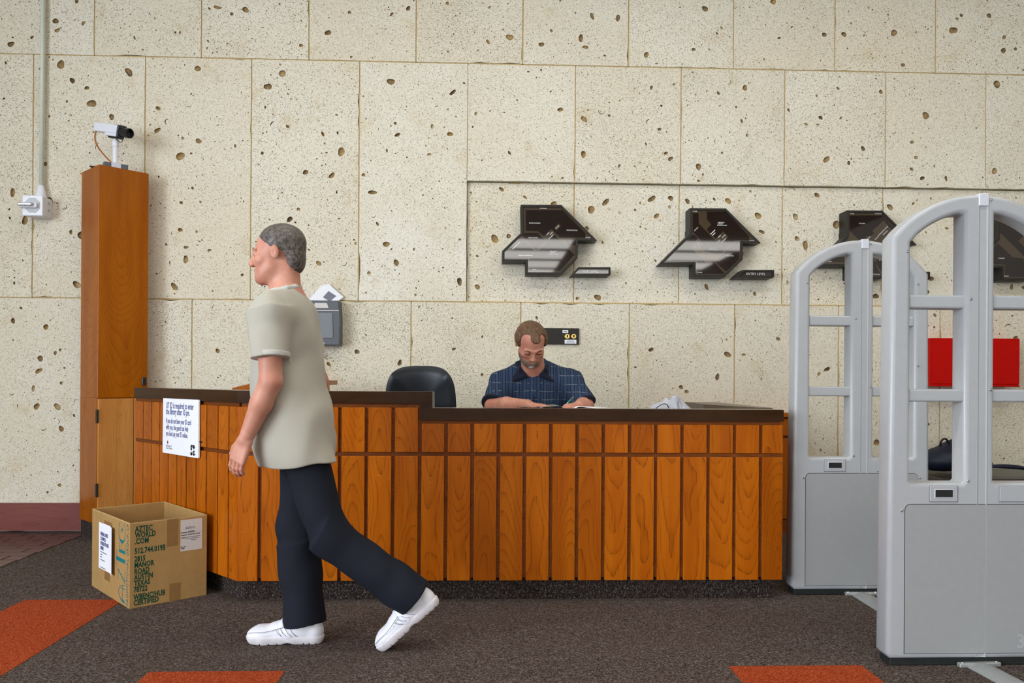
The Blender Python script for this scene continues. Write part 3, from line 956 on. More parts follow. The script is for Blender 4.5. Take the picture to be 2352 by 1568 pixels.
for nm, X, Y in (('rim', (0.0005, bw - 0.0005), (0.0007, ct - 0.0007)), ('rim', (0.0007, ct - 0.0007), (0.0005, bl - 0.0005)),
                 ('rim', (0.0005, bw - 0.0005), (bl - ct + 0.0007, bl - 0.0007)), ('rim', (bw - ct + 0.0007, bw - 0.0007), (0.0005, bl - 0.0005))):
    bx(nm, X, Y, (bh - 0.001, bh + 0.004), M_CARDE, box, M=BM)
FR = BM @ UPRIGHT                                             # right hand face, x along it, y up
for s, x, z, sz in [('AZTEC', 0.024, 0.362, 0.0375), ('WORLD', 0.024, 0.333, 0.0375), ('.COM', 0.022, 0.304, 0.0375), ('512.744.0195', 0.022, 0.258, 0.0375),
                    ('2815', 0.022, 0.221, 0.036), ('MANOR', 0.021, 0.192, 0.036), ('ROAD', 0.021, 0.162, 0.036), ('AUSTIN', 0.021, 0.134, 0.036), ('TEXAS', 0.021, 0.105, 0.036), ('78722', 0.019, 0.076, 0.036),
                    ('WBENC/HUB', 0.019, 0.040, 0.036), ('CERTIFIED', 0.019, 0.013, 0.036)]:
    text('lettering', s, sz, M_GREEN, box, FR @ T(x, z, 0.0004), sx=0.66, off=0.0011, spacing=1.06)
bx('tape', (0.172, 0.225), (-0.0008, 0.0), (bh - 0.13, bh + 0.001), M_TAPE, box, M=BM)
bx('tape', (0.185, 0.238), (-0.0008, 0.0), (0.0, 0.088), M_TAPE, box, M=BM)
# packing label on the right hand face
lb = bx('packing_label', (0.238, 0.345), (-0.0014, 0.0), (0.238, bh - 0.010), M_LABEL, box, 0.0, M=BM)
LBM = FR @ T(0.238, 0.238, 0.0018)
text('logo_print', 'aztec', 0.024, M_GREYINK, lb, LBM @ T(0.022, 0.108, 0), sx=0.9, spacing=1.1)
for s, x, z, sz, a in [('Job Number:', 0.001, 0.090, 0.0075, .8), ('101030', 0.034, 0.090, 0.012, .9), ('Organization:', 0.001, 0.077, 0.0075, .8), ('Liberal Arts Council', 0.036, 0.078, 0.0085, .85),
                       ('Products:', 0.001, 0.064, 0.0075, .8), ('Box 1 of 1', 0.001, 0.020, 0.0075, .8), ('Weight', 0.001, 0.012, 0.0075, .8)]:
    text('label_print', s, sz, M_BLK, lb, LBM @ T(x, z, 0), sx=a, off=0.0001)
for x0_, x1_, z_ in ((0.026, 0.098, 0.066), (0.026, 0.090, 0.058), (0.050, 0.076, 0.050)):
    bx('fine_print', (0.238 + x0_, 0.238 + x1_), (-0.0019, -0.0013), (0.238 + z_, 0.241 + z_), M_GREYINK, lb, M=BM)
bx('rule', (0.238, 0.345), (-0.0018, -0.0013), (0.3265, 0.3275), M_GREYINK, lb, M=BM)
# left hand face: big teal name and the line beside it, both turned on their side
FL = BM @ ang(R_(-90)) @ UPRIGHT                              # x runs from the back to the front corner
VL = FL @ Matrix.Rotation(R_(90), 4, 'Z')                     # lettering that climbs the face
def teal(q, M_=None):
    prism('name_stroke', q, 0.0002, 0.0007, M_TEAL, box, M=VL @ T(0.008, 0.062, 0))
# in the turned frame: x climbs the box (0 bottom), y runs away from the front corner
BH_ = 0.115
def bar(x0, x1, y0, y1): teal([(x0, y0), (x1, y0), (x1, y1), (x0, y1)])
def diag(x0, x1, y0, y1, w): teal([(x0, y0), (x0 + w, y0), (x1 + w, y1), (x1, y1)])
def ringarc(cx, cy, rx, ry, a0, a1, wthin, wthick, n=22):
    o, i_ = [], []
    for k in range(n + 1):
        a = R_(a0 + (a1 - a0) * k / n)
        wq = wthin + (wthick - wthin) * max(0.0, -math.cos(a)) ** 2
        o.append((cx + rx * math.cos(a), cy + ry * math.sin(a)))
        i_.append((cx + (rx - wq) * math.cos(a), cy + (ry - wthin) * math.sin(a)))
    teal(o + i_[::-1])
ringarc(0.048, 0.0, 0.044, 0.092, 4, 176, 0.004, 0.013)       # A, an arch with a cross bar
bar(0.070, 0.074, 0.0, 0.062); bar(0.010, 0.084, 0.030, 0.034)
bar(0.100, 0.160, 0.098, 0.102); bar(0.100, 0.160, 0.0, 0.004); diag(0.102, 0.150, 0.002, 0.100, 0.008)   # Z
bar(0.195, 0.214, 0.0, 0.128); bar(0.165, 0.246, 0.118, 0.121)  # T
bar(0.240, 0.255, 0.0, 0.086); bar(0.255, 0.290, 0.083, 0.086); bar(0.255, 0.286, 0.050, 0.053); bar(0.255, 0.290, 0.0, 0.004)  # E
ringarc(0.342, 0.046, 0.056, 0.048, 35, 325, 0.004, 0.017)      # C
teal([(0.352, 0.036), (0.364, 0.046), (0.352, 0.056), (0.340, 0.046)])
text('lettering', 'PROMOTIONAL GROUP, LP', 0.036, plain('slate_ink', (0.035, 0.105, 0.125), 0.7), box, VL @ T(0.010, 0.016, 0.0004), sx=0.80, spacing=1.12)
fl_u0, fl_u1, fl_z0, fl_z1 = 0.205, 0.455, 0.118, 0.352       # flyer: distance from the front corner, height
bx('tape', (-0.0008, 0), (0.285, 0.365), (0.075, 0.125), M_TAPE, box, M=BM)
bx('tape', (-0.0008, 0), (0.255, 0.375), (0.34, 0.372), M_TAPE, box, M=BM)
vs, fs = [], []
nxs = 12
for i in range(nxs + 1):
    t = i / nxs
    yy = fl_u1 + (fl_u0 - fl_u1) * t
    lift = 0.002 + 0.016 * max(0, t - 0.55) ** 2 / 0.2
    for z in (fl_z0, (fl_z0 + fl_z1) / 2, fl_z1):
        vs.append((-lift, yy, z + 0.004 * t))
for i in range(nxs):
    for k in range(2):
        fs.append((i * 3 + k, (i + 1) * 3 + k, (i + 1) * 3 + k + 1, i * 3 + k + 1))
fly = mk('flyer', vs, fs, M_PAPER, box, BM)
md = fly.modifiers.new('thick', 'SOLIDIFY'); md.thickness = 0.0008
FYM = FL @ T(-fl_u1, fl_z0, 0.0034)
for s, z in [('LIBERAL ARTS', 0.172), ('COUNCIL', 0.148), ('BOXED FOODS', 0.124), ('DRIVE', 0.100)]:
    text('flyer_print', s, 0.026, M_INK, fly, FYM @ T(0.030, z, 0), sx=0.72, off=0.0002)
for x0_, x1_, z_ in ((0.030, 0.128, 0.086), (0.030, 0.055, 0.072), (0.030, 0.052, 0.060), (0.030, 0.100, 0.046), (0.030, 0.110, 0.008)):
    bx('fine_print', (x0_, x1_), (z_, z_ + 0.004), (-0.0005, 0.0003), M_GREYINK, fly, M=FYM)

# ------------------------------------------------------------------ floor plan signs on the stone wall
SY = 5.645


def inset(poly, d):
    n = len(poly)
    a = sum(poly[i][0] * poly[(i + 1) % n][1] - poly[(i + 1) % n][0] * poly[i][1] for i in range(n))
    s = 1 if a > 0 else -1
    out = []
    for i in range(n):
        p0, p1, p2 = Vector(poly[i - 1]), Vector(poly[i]), Vector(poly[(i + 1) % n])
        e1, e2 = (p1 - p0).normalized(), (p2 - p1).normalized()
        n1, n2 = Vector((-e1.y, e1.x)) * s, Vector((-e2.y, e2.x)) * s
        b = (n1 + n2)
        b = b / max(0.35, b.dot(n1))
        out.append(tuple(p1 + b * d))
    return out


def floor_plan(name, label, ox, oz, outline, rooms, words, boxes=(), prints=()):
    s = thing(name, label, 'sign', (ox, WY, oz), group=None)
    M0 = T(ox, SY, oz) @ UPRIGHT
    prism('case', outline, -(WY + 0.033 - SY), -0.014, M_BRONZE, s, M=M0)
    inn = inset(outline, 0.017)
    shape2d('rim', [outline, inn], 0.008, 0.003, M_BRONZE, s, M0 @ T(0, 0, -0.008))
    prism('base_panel', inset(outline, 0.015), -0.0139, -0.0085, M_SIGNBASE, s, M=M0)
    for r in rooms:
        prism('room_panel', r, -0.0084, -0.0079, M_SIGNROOM, s, M=M0)
    for r in boxes:
        prism('stair_panel', r, -0.0078, -0.0074, M_SIGNBASE, s, M=M0)
    for t, x, y, rot, sz, ln in prints:
        bx('fine_print', (-ln / 2, ln / 2), (-0.003, 0.003), (-0.0002, 0.0002), M_SIGNTXT, s, M=M0 @ T(x, y, -0.0068) @ ang(R_(rot)))
    for t, x, y, rot, sz in words:
        text('lettering', t, sz, M_SIGNTXT, s, M0 @ T(x, y, -0.0068) @ ang(R_(rot)), align='CENTER', ext=0.0002, off=0.0002, spacing=1.15)
    return s


def to_local(pts, k, u0, v0, ref):
    out = []
    for p in pts:
        q = at(u0 + p[0] * k, v0 + p[1] * k, SY) - ref
        out.append((q.x, q.z))
    return out


ref1 = at(1262, 550, SY)
k1 = 300 / 2138
L1 = lambda P: to_local(P, k1, 1130, 440, ref1)
out1 = L1([(470, 212), (1138, 214), (1722, 800), (1412, 800), (1402, 1085), (1130, 1358), (552, 1356), (552, 1146), (167, 1146), (167, 968), (478, 668)])
rooms1 = [L1(q) for q in [[(553, 298), (1150, 298), (1532, 680), (1532, 747), (1110, 747), (975, 607), (850, 725), (755, 642), (553, 638)],
                          [(545, 670), (752, 670), (875, 800), (728, 945), (495, 715)],
                          [(530, 805), (690, 962), (770, 962), (1025, 700), (1352, 1030), (1120, 1290), (612, 1290), (612, 1085), (225, 1075), (225, 985), (320, 965)],
                          [(1220, 797), (1370, 797), (1370, 870), (1220, 870)], [(450, 770), (490, 805), (340, 945), (303, 910)]]]
bx1 = [L1([(1090, 515), (1132, 555), (1060, 628), (1018, 585)])]


def W1(s, x, y, rot=0, sz=0.0115):
    q = L1([(x, y)])[0]
    return (s, q[0], q[1] - sz * 0.35, rot, sz)


words1 = [W1('STUDIES', 840, 270), W1('MICROFORMS', 700, 512), W1('STAIR', 1078, 575, 45), W1('PERIODICALS', 1313, 628), W1('MEN', 925, 680, 45), W1('ELEV', 982, 674, 45), W1('WOMEN', 974, 735, 45),
          W1('MAP ROOM', 675, 752), W1('STAIR', 1573, 748), W1('LIBRARY', 1003, 975), W1('STAFF', 990, 998), W1('FUNCTIONS', 1012, 1021), W1('STAIR', 692, 1272)]
floor_plan('floor_plan_sign', 'brown glossy floor plan sign of the lowest level, leftmost on the stone wall', ref1.x, ref1.z, out1, rooms1, words1, bx1, [W1('', 398, 870, 45) + (0.075,), W1('', 550, 1030) + (0.10,)])

ref2 = at(1631, 556, SY)
k2 = 300 / 2240
L2 = lambda P: to_local(P, k2, 1500, 450, ref2)
out2 = L2([(632, 205), (1250, 210), (1850, 806), (1540, 806), (1540, 1090), (1230, 1388), (692, 1388), (692, 1170), (108, 1170), (622, 655), (622, 560), (632, 555)])
rooms2 = [L2(q) for q in [[(690, 290), (785, 290), (790, 470), (1240, 925), (1160, 1005), (900, 945), (830, 878), (885, 815), (690, 612)],
                          [(930, 262), (1245, 262), (1655, 690), (1655, 757), (1400, 762), (1245, 902), (925, 570), (1005, 485), (930, 400)],
                          [(700, 650), (775, 725), (650, 860), (700, 930), (940, 1165), (1050, 1120), (1230, 1330), (765, 1330), (765, 1110), (240, 1100), (440, 910)],
                          [(1400, 795), (1485, 795), (1485, 1075), (1260, 1290), (1070, 1120), (1160, 1030)]]]
bx2 = [L2([(1205, 605), (1295, 695), (1165, 830), (1075, 730)])]


def W2(s, x, y, rot=0, sz=0.0115):
    q = L2([(x, y)])[0]
    return (s, q[0], q[1] - sz * 0.35, rot, sz)


words2 = [W2('STAIR', 722, 258), W2('ENTRY', 752, 560, 45), W2('LIBRARY', 1172, 452), W2('STAFF', 1160, 475), W2('FUNCTIONS', 1186, 499), W2('MEN', 1150, 685, 45), W2('STAIR', 1226, 682, 45), W2('ELEV', 1135, 772, 45), W2('WOMEN', 1222, 757, 45), W2('OFFICES', 757, 832, 45), W2('DATA', 1042, 890), W2('RETRIEVAL', 1042, 914), W2('RESERVES', 1320, 1022), W2('STAIR', 1700, 765), W2('STAIR', 278, 1092), W2('STAIR', 805, 1308)]
floor_plan('floor_plan_sign', 'brown glossy floor plan sign of the entry level, second from left on the wall', ref2.x, ref2.z, out2, rooms2, words2, bx2, [W2('', 1030, 605, 45) + (0.045,), W2('', 1046, 640, 45) + (0.03,)])
# the two further plans share that outline
step = at(1945, 485, SY).x - at(1584, 477, SY).x
rooms3 = [L2(q) for q in [[(690, 290), (1255, 290), (1655, 690), (1655, 757), (1290, 757), (1120, 590), (1000, 700), (1240, 925), (1150, 1010), (690, 560)],
                          [(640, 740), (900, 980), (1080, 1000), (1230, 1330), (765, 1330), (765, 1110), (300, 1090), (500, 870)], [(1400, 795), (1485, 795), (1485, 1075), (1260, 1290), (1130, 1100)]]]
bx3 = [L2(q) for q in [[(1270, 380), (1480, 600), (1330, 790), (1080, 560)], [(1000, 640), (1110, 750), (1040, 800), (930, 690)]]]
words3 = [W2('STAIR', 722, 260), W2('STUDIES', 1180, 260), W2('STACKS', 900, 430), W2('ADMINISTRATIVE', 1270, 560, 45), W2('OFFICES', 1310, 590, 45), W2('STAIR', 1160, 680, 45), W2('SEMINAR', 1010, 690, 45, 0.0105), W2('STACKS', 1250, 1060),
          W2('STAIR', 330, 1085), W2('STUDIES', 1150, 1310), W2('STAIR', 1700, 765)]
floor_plan('floor_plan_sign', 'brown glossy floor plan sign partly hidden behind the rear gate arch', ref2.x + step, ref2.z, out2, rooms3, words3, bx3)
bx4 = [L2(q) for q in [[(1190, 380), (1400, 600), (1330, 670), (1110, 470)], [(1080, 620), (1290, 840), (1240, 890), (1020, 680)]]]
words4 = [W2('STAIR', 722, 260), W2('STACKS', 1000, 430), W2('SEMINAR', 1150, 470, 45, 0.0105), W2('STACKS', 700, 1000), W2('STAIR', 790, 1310)]
step4 = at(2292, 492, SY).x - at(1584, 477, SY).x
floor_plan('floor_plan_sign', 'brown glossy floor plan sign seen through the front gate, at the right edge', ref2.x + step4, ref2.z, out2, rooms3, words4, bx4)


def level_sign(label, pts, k, u0, v0, word, tu, tv, size, dx=0.0):
    P3 = [at(u0 + p[0] * k, v0 + p[1] * k, SY) for p in pts]
    r = sum(P3, Vector()) / len(P3)
    s = thing('level_sign', label, 'sign', (r.x + dx, WY, r.z))
    M0 = T(r.x + dx, SY, r.z) @ UPRIGHT
    o = [(p.x - r.x, p.z - r.z) for p in P3]
    prism('case', o, -(WY + 0.033 - SY), -0.014, M_BRONZE, s, M=M0)
    shape2d('rim', [o, inset(o, 0.014)], 0.008, 0.003, M_BRONZE, s, M0 @ T(0, 0, -0.008))
    prism('panel', inset(o, 0.012), -0.0139, -0.0085, M_SIGNROOM, s, M=M0)
    if word:
        q = at(u0 + tu * k, v0 + tv * k, SY) - r
        text('lettering', word, size, M_SIGNTXT, s, M0 @ T(q.x, q.z, -0.0080), align='LEFT', ext=0.0002, sx=0.86, spacing=1.12)


level_sign('slanted brown nameplate reading SUB LEVEL below the first floor plan', [(1415, 1235), (1943, 1235), (1943, 1355), (1925, 1372), (1292, 1368)], k1, 1130, 440, 'SUB LEVEL', 1480, 1318, 0.027)
lv2 = [(1545, 1265), (2080, 1265), (2080, 1385), (2060, 1403), (1395, 1403)]
level_sign('slanted brown nameplate reading ENTRY LEVEL below the second floor plan', lv2, k2, 1500, 450, 'ENTRY LEVEL', 1605, 1350, 0.0245)
level_sign('slanted brown nameplate mostly hidden behind the front gate post', lv2, k2, 1500, 450, None, 0, 0, 0, dx=step)

# ------------------------------------------------------------------ key switch panel behind the seated man
ka, kb = at(1246, 753, 5.72), at(1330, 791, 5.72)
kp = thing('key_switch_panel', 'dark brown wall plate with two brass key switches beside the seated man', 'switch', ((ka.x + kb.x) / 2, WY, kb.z))
bx('plate', (ka.x, kb.x), (5.72, WY + 0.003), (kb.z, ka.z), M_BRONZE, kp, bev=0.003)
KM = lambda u, v: T(at(u, v, 5.72).x, 5.72, at(u, v, 5.72).z) @ UPRIGHT
for u in (1303, 1318):
    lk = lathe('lock_ring', [(0, 0), (0.0185, 0), (0.0185, 0.003), (0.015, 0.005), (0.0, 0.005)], M_BRASS, kp, M=KM(u, 772.5), n=20)
    prism('keyhole', [(-0.004, -0.009), (0.004, -0.009), (0.005, 0.0), (0.006, 0.006), (0, 0.01), (-0.006, 0.006), (-0.005, 0)], 0.0051, 0.0056, M_BLK, kp, M=KM(u, 772))
l1 = bx('label', (at(1297, 0, 5.72).x, at(1310, 0, 5.72).x), (5.7185, 5.7205), (at(1303, 764.3, 5.72).z, at(1303, 758, 5.72).z), M_PAPER, kp)
l2 = bx('label', (at(1302, 0, 5.72).x, at(1329, 0, 5.72).x), (5.7185, 5.7205), (at(1316, 789, 5.72).z, at(1316, 780, 5.72).z), M_PAPER, kp)
q = W[l2.name].translation
for i in range(3):
    bx('fine_print', (-0.022 - 0.006 * i, 0.022 + 0.006 * i), (5.7180, 5.7186), (0.0065 - 0.0085 * i, 0.0095 - 0.0085 * i), M_GREYINK, l2, M=T(q.x, 0, q.z))
q = W[l1.name].translation
bx('fine_print', (-0.013, 0.013), (5.7180, 5.7186), (-0.003, 0.003), M_GREYINK, l1, M=T(q.x, 0, q.z))

# ------------------------------------------------------------------ dispenser with an envelope on its top
da, db = at(694, 689, 5.62), at(780, 793, 5.62)
dcx, dw = (da.x + db.x) / 2, (db.x - da.x) / 2
dz0, dz1 = db.z, da.z
dsp = thing('wall_dispenser', 'slate grey plastic dispenser with a smoky window on the wall behind the walking man', 'dispenser', (dcx, WY, dz0))
DM = T(dcx, 5.62, dz0) @ UPRIGHT
dh = dz1 - dz0
prism('housing', [(-dw, 0.01), (-dw * 0.97, 0), (dw * 0.97, 0), (dw, 0.01), (dw * 0.99, dh * 0.6), (dw * 0.93, dh), (-dw * 0.93, dh), (-dw * 0.99, dh * 0.6)], -0.124, 0.0, M_PHONEPL, dsp, M=DM, bev=0.006)
prism('cover_window', [(-dw * 0.66, dh * 0.16), (dw * 0.66, dh * 0.16), (dw * 0.62, dh * 0.72), (-dw * 0.62, dh * 0.72)], 0.0, 0.006, M_SMOKE, dsp, M=DM, bev=0.002)
bx('seam', (-dw * 0.95, dw * 0.95), (-0.003, 0.001), (dh * 0.765, dh * 0.785), M_LABEL, dsp, M=T(dcx, 5.62, dz0))
prism('badge', [(-dw * 0.4, dh * 0.83), (dw * 0.4, dh * 0.83), (dw * 0.32, dh * 0.94), (-dw * 0.32, dh * 0.94)], 0.0, 0.004, M_LABEL, dsp, M=DM)
bx('lock', (-dw * 0.2, dw * 0.2), (-0.004, 0.001), (dh * 0.035, dh * 0.06), M_PAPER, dsp, M=T(dcx, 5.62, dz0), bev=0.001)
env = thing('envelope', 'white envelope leaning on top of the grey dispenser', 'envelope', (dcx, 5.70, dz1))
EM = T(dcx + 0.015, 5.712, dz1 - 0.0) @ UPRIGHT
prism('sheet', [(-0.13, 0.0), (0.085, 0.0), (0.125, 0.035), (0.02, 0.125), (-0.035, 0.11)], 0.0, 0.004, M_PAPER, env, M=EM)
prism('picture', [(-0.02, 0.03), (0.03, 0.0), (0.075, 0.04), (0.02, 0.075)], 0.004, 0.0048, M_GREYINK, env, M=EM)

# ------------------------------------------------------------------ low wooden things behind the desk
pz = at(610, 872, 4.95).z
pcab = thing('angled_cabinet', 'orange oak cabinet with a sloped left edge behind the high counter', 'cabinet', (-1.05, 5.1, 0))
prism('side_board', [(at(533, 891, 4.95).x, 0.72), (at(533, 891, 4.95).x, at(533, 891, 4.95).z), (at(610, 872, 4.95).x, pz), (-0.95, pz), (-0.95, 0.72)], -0.03, 0.0, M_PLANK, pcab, M=T(0, 4.95, 0) @ UPRIGHT)
bx('top_board', (at(612, 872, 4.95).x, -0.95), (4.98, 5.25), (pz - 0.03, pz - 0.002), M_PLANK, pcab)
bx('carcass', (at(545, 891, 4.95).x, -0.96), (4.985, 5.25), (0.0, 0.95), M_PLANK, pcab)

wp = thing('wall_cupboard', 'low oak panelled cupboard front against the wall right of the desk', 'cupboard', (1.9, WY, 0))
cz = at(1812, 948, 5.64).z
cxr = at(1842, 948, 5.64).x
bx('top_board', (1.2, cxr), (5.62, WY - 0.001), (cz - 0.03, cz), M_PLANK, wp, bev=0.003)
bx('drawer_front', (1.65, cxr - 0.01), (5.645, 5.665), (at(1812, 1001, 5.64).z, cz - 0.042), M_PLANK, wp, bev=0.003)
bx('door_panel', (1.75, cxr - 0.01), (5.645, 5.665), (at(1812, 1192, 5.64).z, at(1812, 1007, 5.64).z), M_PLANK, wp, bev=0.003)
bx('base_board', (1.2, cxr), (5.645, 5.69), (0.0, at(1812, 1195, 5.64).z), M_BACK, wp)
bx('carcass', (1.2, cxr - 0.006), (5.665, WY - 0.001), (0.02, cz - 0.03), M_BACK, wp)

# ------------------------------------------------------------------ red box, bench, backpack
ra, rb = at(2137, 776, 5.58), at(2340, 888, 5.58)
red = thing('red_box', 'bright red enamelled metal box hung on the stone wall behind the front gate', 'box', ((ra.x + rb.x) / 2, WY, rb.z))
bx('case', (ra.x, rb.x), (5.58, WY + 0.004), (rb.z, ra.z), M_RED, red, bev=0.002)
bx('front_flap', (ra.x + 0.012, rb.x), (5.572, 5.58), (rb.z + 0.018, ra.z), M_RED, red, bev=0.002)
bx('bottom_lip', (ra.x + 0.006, rb.x), (5.568, 5.59), (rb.z - 0.001, rb.z + 0.010), M_RED, red, bev=0.002)

BZ = 0.462
bench = thing('bench', 'dark grey bench against the stone wall under the navy backpack', 'bench', (3.7, 5.4, 0))
bx('top', (3.02, 4.7), (5.12, WY - 0.002), (BZ - 0.06, BZ), M_BENCH, bench, bev=0.004)
for x in (3.1, 4.58):
    bx('leg', (x, x + 0.05), (5.18, 5.68), (0, BZ - 0.06), M_BRONZE, bench)


# ------------------------------------------------------------------ security gates
def arch(hw0, hw1, z1, zt, n=18):
    """half outline points of the arched top from left shoulder to right shoulder"""
    rise = zt - z1
    rad = (hw1 ** 2 + rise ** 2) / (2 * rise)
    c = zt - rad
    a = math.asin(hw1 / rad)
    return [(rad * math.sin(-a + 2 * a * i / n), c + rad * math.cos(-a + 2 * a * i / n)) for i in range(n + 1)]


GH, GT = 1.828, 0.095
gate = thing('security_gate', 'grey arched library security gate nearest the camera, at the right edge', 'gate', (1.9265, 3.02 + GT / 2, 0))
GM = W[gate.name]
GU = GM @ UPRIGHT
bz = 0.028
outer = [(-0.361, bz + 0.02), (-0.345, bz), (0.345, bz), (0.361, bz + 0.02)] + [(p[0], p[1]) for p in arch(0.36, 0.347, 1.657, GH)][::-1]
holes = []
rise, hw1 = GH - 1.657, 0.347
rad = (hw1 ** 2 + rise ** 2) / (2 * rise)
cz_ = GH - rad
ri = rad - 0.066
for s in (-1, 1):
    xl, xr = (-0.273, -0.059) if s < 0 else (0.059, 0.273)
    top = []
    for i in range(9):
        x = xr + (xl - xr) * i / 8
        top.append((x, cz_ + math.sqrt(max(0, ri * ri - x * x)) - (0.004 if i in (0, 8) else 0)))
    holes.append([(xl + 0.008, 0.708), (xr - 0.008, 0.708), (xr, 0.716)] + top + [(xl, 0.716)])
shape2d('frame', [outer] + holes, GT / 2, 0.017, M_GATE, gate, GU, res=4)
for z0, z1 in ((1.385, 1.437), (1.022, 1.071)):
    for xa_, xb_ in ((-0.276, -0.05), (0.056, 0.276)):
        bx('cross_bar', (xa_, xb_), (-0.036, 0.036), (z0, z1), M_GATE, gate, bev=0.007, M=GM, seg=2)
# centre channel: a shallow vertical flute on the front face, with a pale cap at its head
yf = -GT / 2
fl = []
for i in range(9):
    a = -1 + 2 * i / 8
    fl.append((0.0095 + a * 0.019, yf - 0.0015 + 0.0040 * (1 - abs(a) ** 2.4)))
vs, fs = [], []
for z in (0.034, 1.782):
    vs += [(x, y - 0.001, z) for x, y in fl]
    vs += [(fl[-1][0], 0.0, z), (fl[0][0], 0.0, z)]
m_ = len(fl) + 2
for i in range(m_):
    j = (i + 1) % m_
    fs.append((i, j, m_ + j, m_ + i))
mk('centre_channel', vs, fs, M_GATE, gate, GM)
bx('channel_cap', (-0.0095, 0.0285), (yf - 0.006, -yf + 0.001), (1.782, 1.8305), M_GATEC, gate, M=GM, bev=0.002)
lp = [(-0.292, 0.05), (0.292, 0.05)] + [(0.292 - 0.02 + 0.02 * math.cos(R_(a)), 0.605 + 0.02 * math.sin(R_(a))) for a in (0, 30, 60, 90)] + [(-0.272 + 0.02 * math.cos(R_(a)), 0.605 + 0.02 * math.sin(R_(a))) for a in (90, 120, 150, 180)]
shape2d('panel_seam', [inset(lp, -0.0022), lp], 0.0006, 0.0001, M_BRONZE, gate, GU @ T(0, 0, GT / 2 + 0.0002), res=0)
prism('lower_panel', lp, 0.0, 0.0022, M_GATE2, gate, M=GU @ T(0, 0, GT / 2))
ind = bx('indicator_plate', (-0.196, -0.086), (yf - 0.003, yf + 0.002), (0.636, 0.696), M_GATE, gate, M=GM, bev=0.002)
shape2d('indicator_seam', [[(-0.1975, 0.6345), (-0.0845, 0.6345), (-0.0845, 0.6975), (-0.1975, 0.6975)], [(-0.196, 0.636), (-0.086, 0.636), (-0.086, 0.696), (-0.196, 0.696)]], 0.0006, 0.0001, M_GREYINK, gate, GU @ T(0, 0, GT / 2 + 0.001), res=0)
bx('indicator_bezel', (-0.179, -0.103), (yf - 0.0045, yf), (0.651, 0.685), M_GATEC, gate, M=GM, bev=0.001)
bx('indicator_window', (-0.175, -0.107), (yf - 0.0052, yf), (0.654, 0.682), M_BLACK, gate, M=GM)
bx('blank_plate', (0.080, 0.196), (yf - 0.003, yf + 0.002), (0.636, 0.696), M_GATE, gate, M=GM, bev=0.002)
shape2d('blank_seam', [[(0.0785, 0.6345), (0.1975, 0.6345), (0.1975, 0.6975), (0.0785, 0.6975)], [(0.080, 0.636), (0.196, 0.636), (0.196, 0.696), (0.080, 0.696)]], 0.0006, 0.0001, M_GREYINK, gate, GU @ T(0, 0, GT / 2 + 0.001), res=0)
for x, z in [(-0.290, 1.603), (-0.037, 1.421), (0.040, 1.807), (-0.305, 0.602), (-0.043, 0.716), (-0.268, 0.586), (0.268, 0.586), (0.305, 0.602), (0.29, 1.603), (0.043, 1.07), (0.292, 1.18)]:
    lathe('screw', [(0, 0), (0.0055, 0), (0.0055, 0.002), (0.003, 0.0028), (0.002, 0.0012), (0, 0.0012)], M_STEEL, gate, M=GM @ T(x, yf + 0.0004, z) @ UPRIGHT, n=12)
bx('base_plate', (-0.345, 0.345), (yf + 0.006, -yf - 0.006), (0.0, 0.030), M_RUBBER, gate, M=GM, bev=0.004)
text('embossed_number', '3M', 0.075, M_GATE, gate, GU @ T(0.150, 0.070, GT / 2 + 0.0022), ext=0.0010, off=0.001)
flush_pending()
gate2 = copy_thing(gate, (1.9525, 4.03 + GT / 2, 0), 0.0, 'grey arched library security gate beside the right end of the desk')


def cable_ramp(label, x0, y0, x1, y1, group):
    d = Vector((x1 - x0, y1 - y0, 0))
    ln = d.length
    rz = math.atan2(-d.x, d.y)
    t = thing('cable_ramp', label, 'cable cover', (x0, y0, 0), rz)
    M0 = W[t.name]
    pr = []
    for i in range(23):
        a = -1 + 2 * i / 22
        pr.append((a * 0.052, 0.003 + 0.014 * (1 - abs(a) ** 2.2) + (0.0011 if i % 2 else 0)))
    vs, fs = [], []
    for y in (0, ln):
        vs += [(x, y, z) for x, z in pr]
    n_ = len(pr)
    for i in range(n_ - 1):
        fs.append((i, i + 1, n_ + i + 1, n_ + i))
    vs += [(-0.052, 0, 0.0), (0.052, 0, 0.0), (-0.052, ln, 0.0), (0.052, ln, 0.0)]
    b = 2 * n_
    fs += [tuple(range(n_)) + (b + 1, b), tuple(range(n_, 2 * n_))[::-1] + (b + 2, b + 3), (0, n_, b + 2, b), (n_ - 1, b + 1, b + 3, 2 * n_ - 1), (b, b + 2, b + 3, b + 1)]
    mk('ribbed_cover', vs, fs, M_ALU, t, M0)
    bx('end_bracket', (-0.085, 0.085), (ln - 0.001, ln + 0.022), (0.0, 0.017), M_ALU, t, M=M0, bev=0.003)
    for x in (-0.07, 0.07):
        lathe('screw', [(0, 0), (0.005, 0), (0.004, 0.003), (0, 0.003)], M_STEEL, t, M=M0 @ T(x, ln + 0.01, 0.017), n=10)


cable_ramp('ribbed aluminium cable cover on the carpet between the two security gates', 1.925, 3.115, 1.952, 4.012, None)
cable_ramp('ribbed aluminium cable cover running out in front of the nearest gate', 1.99, 1.9, 1.925, 3.0, None)

# ------------------------------------------------------------------ black office chair


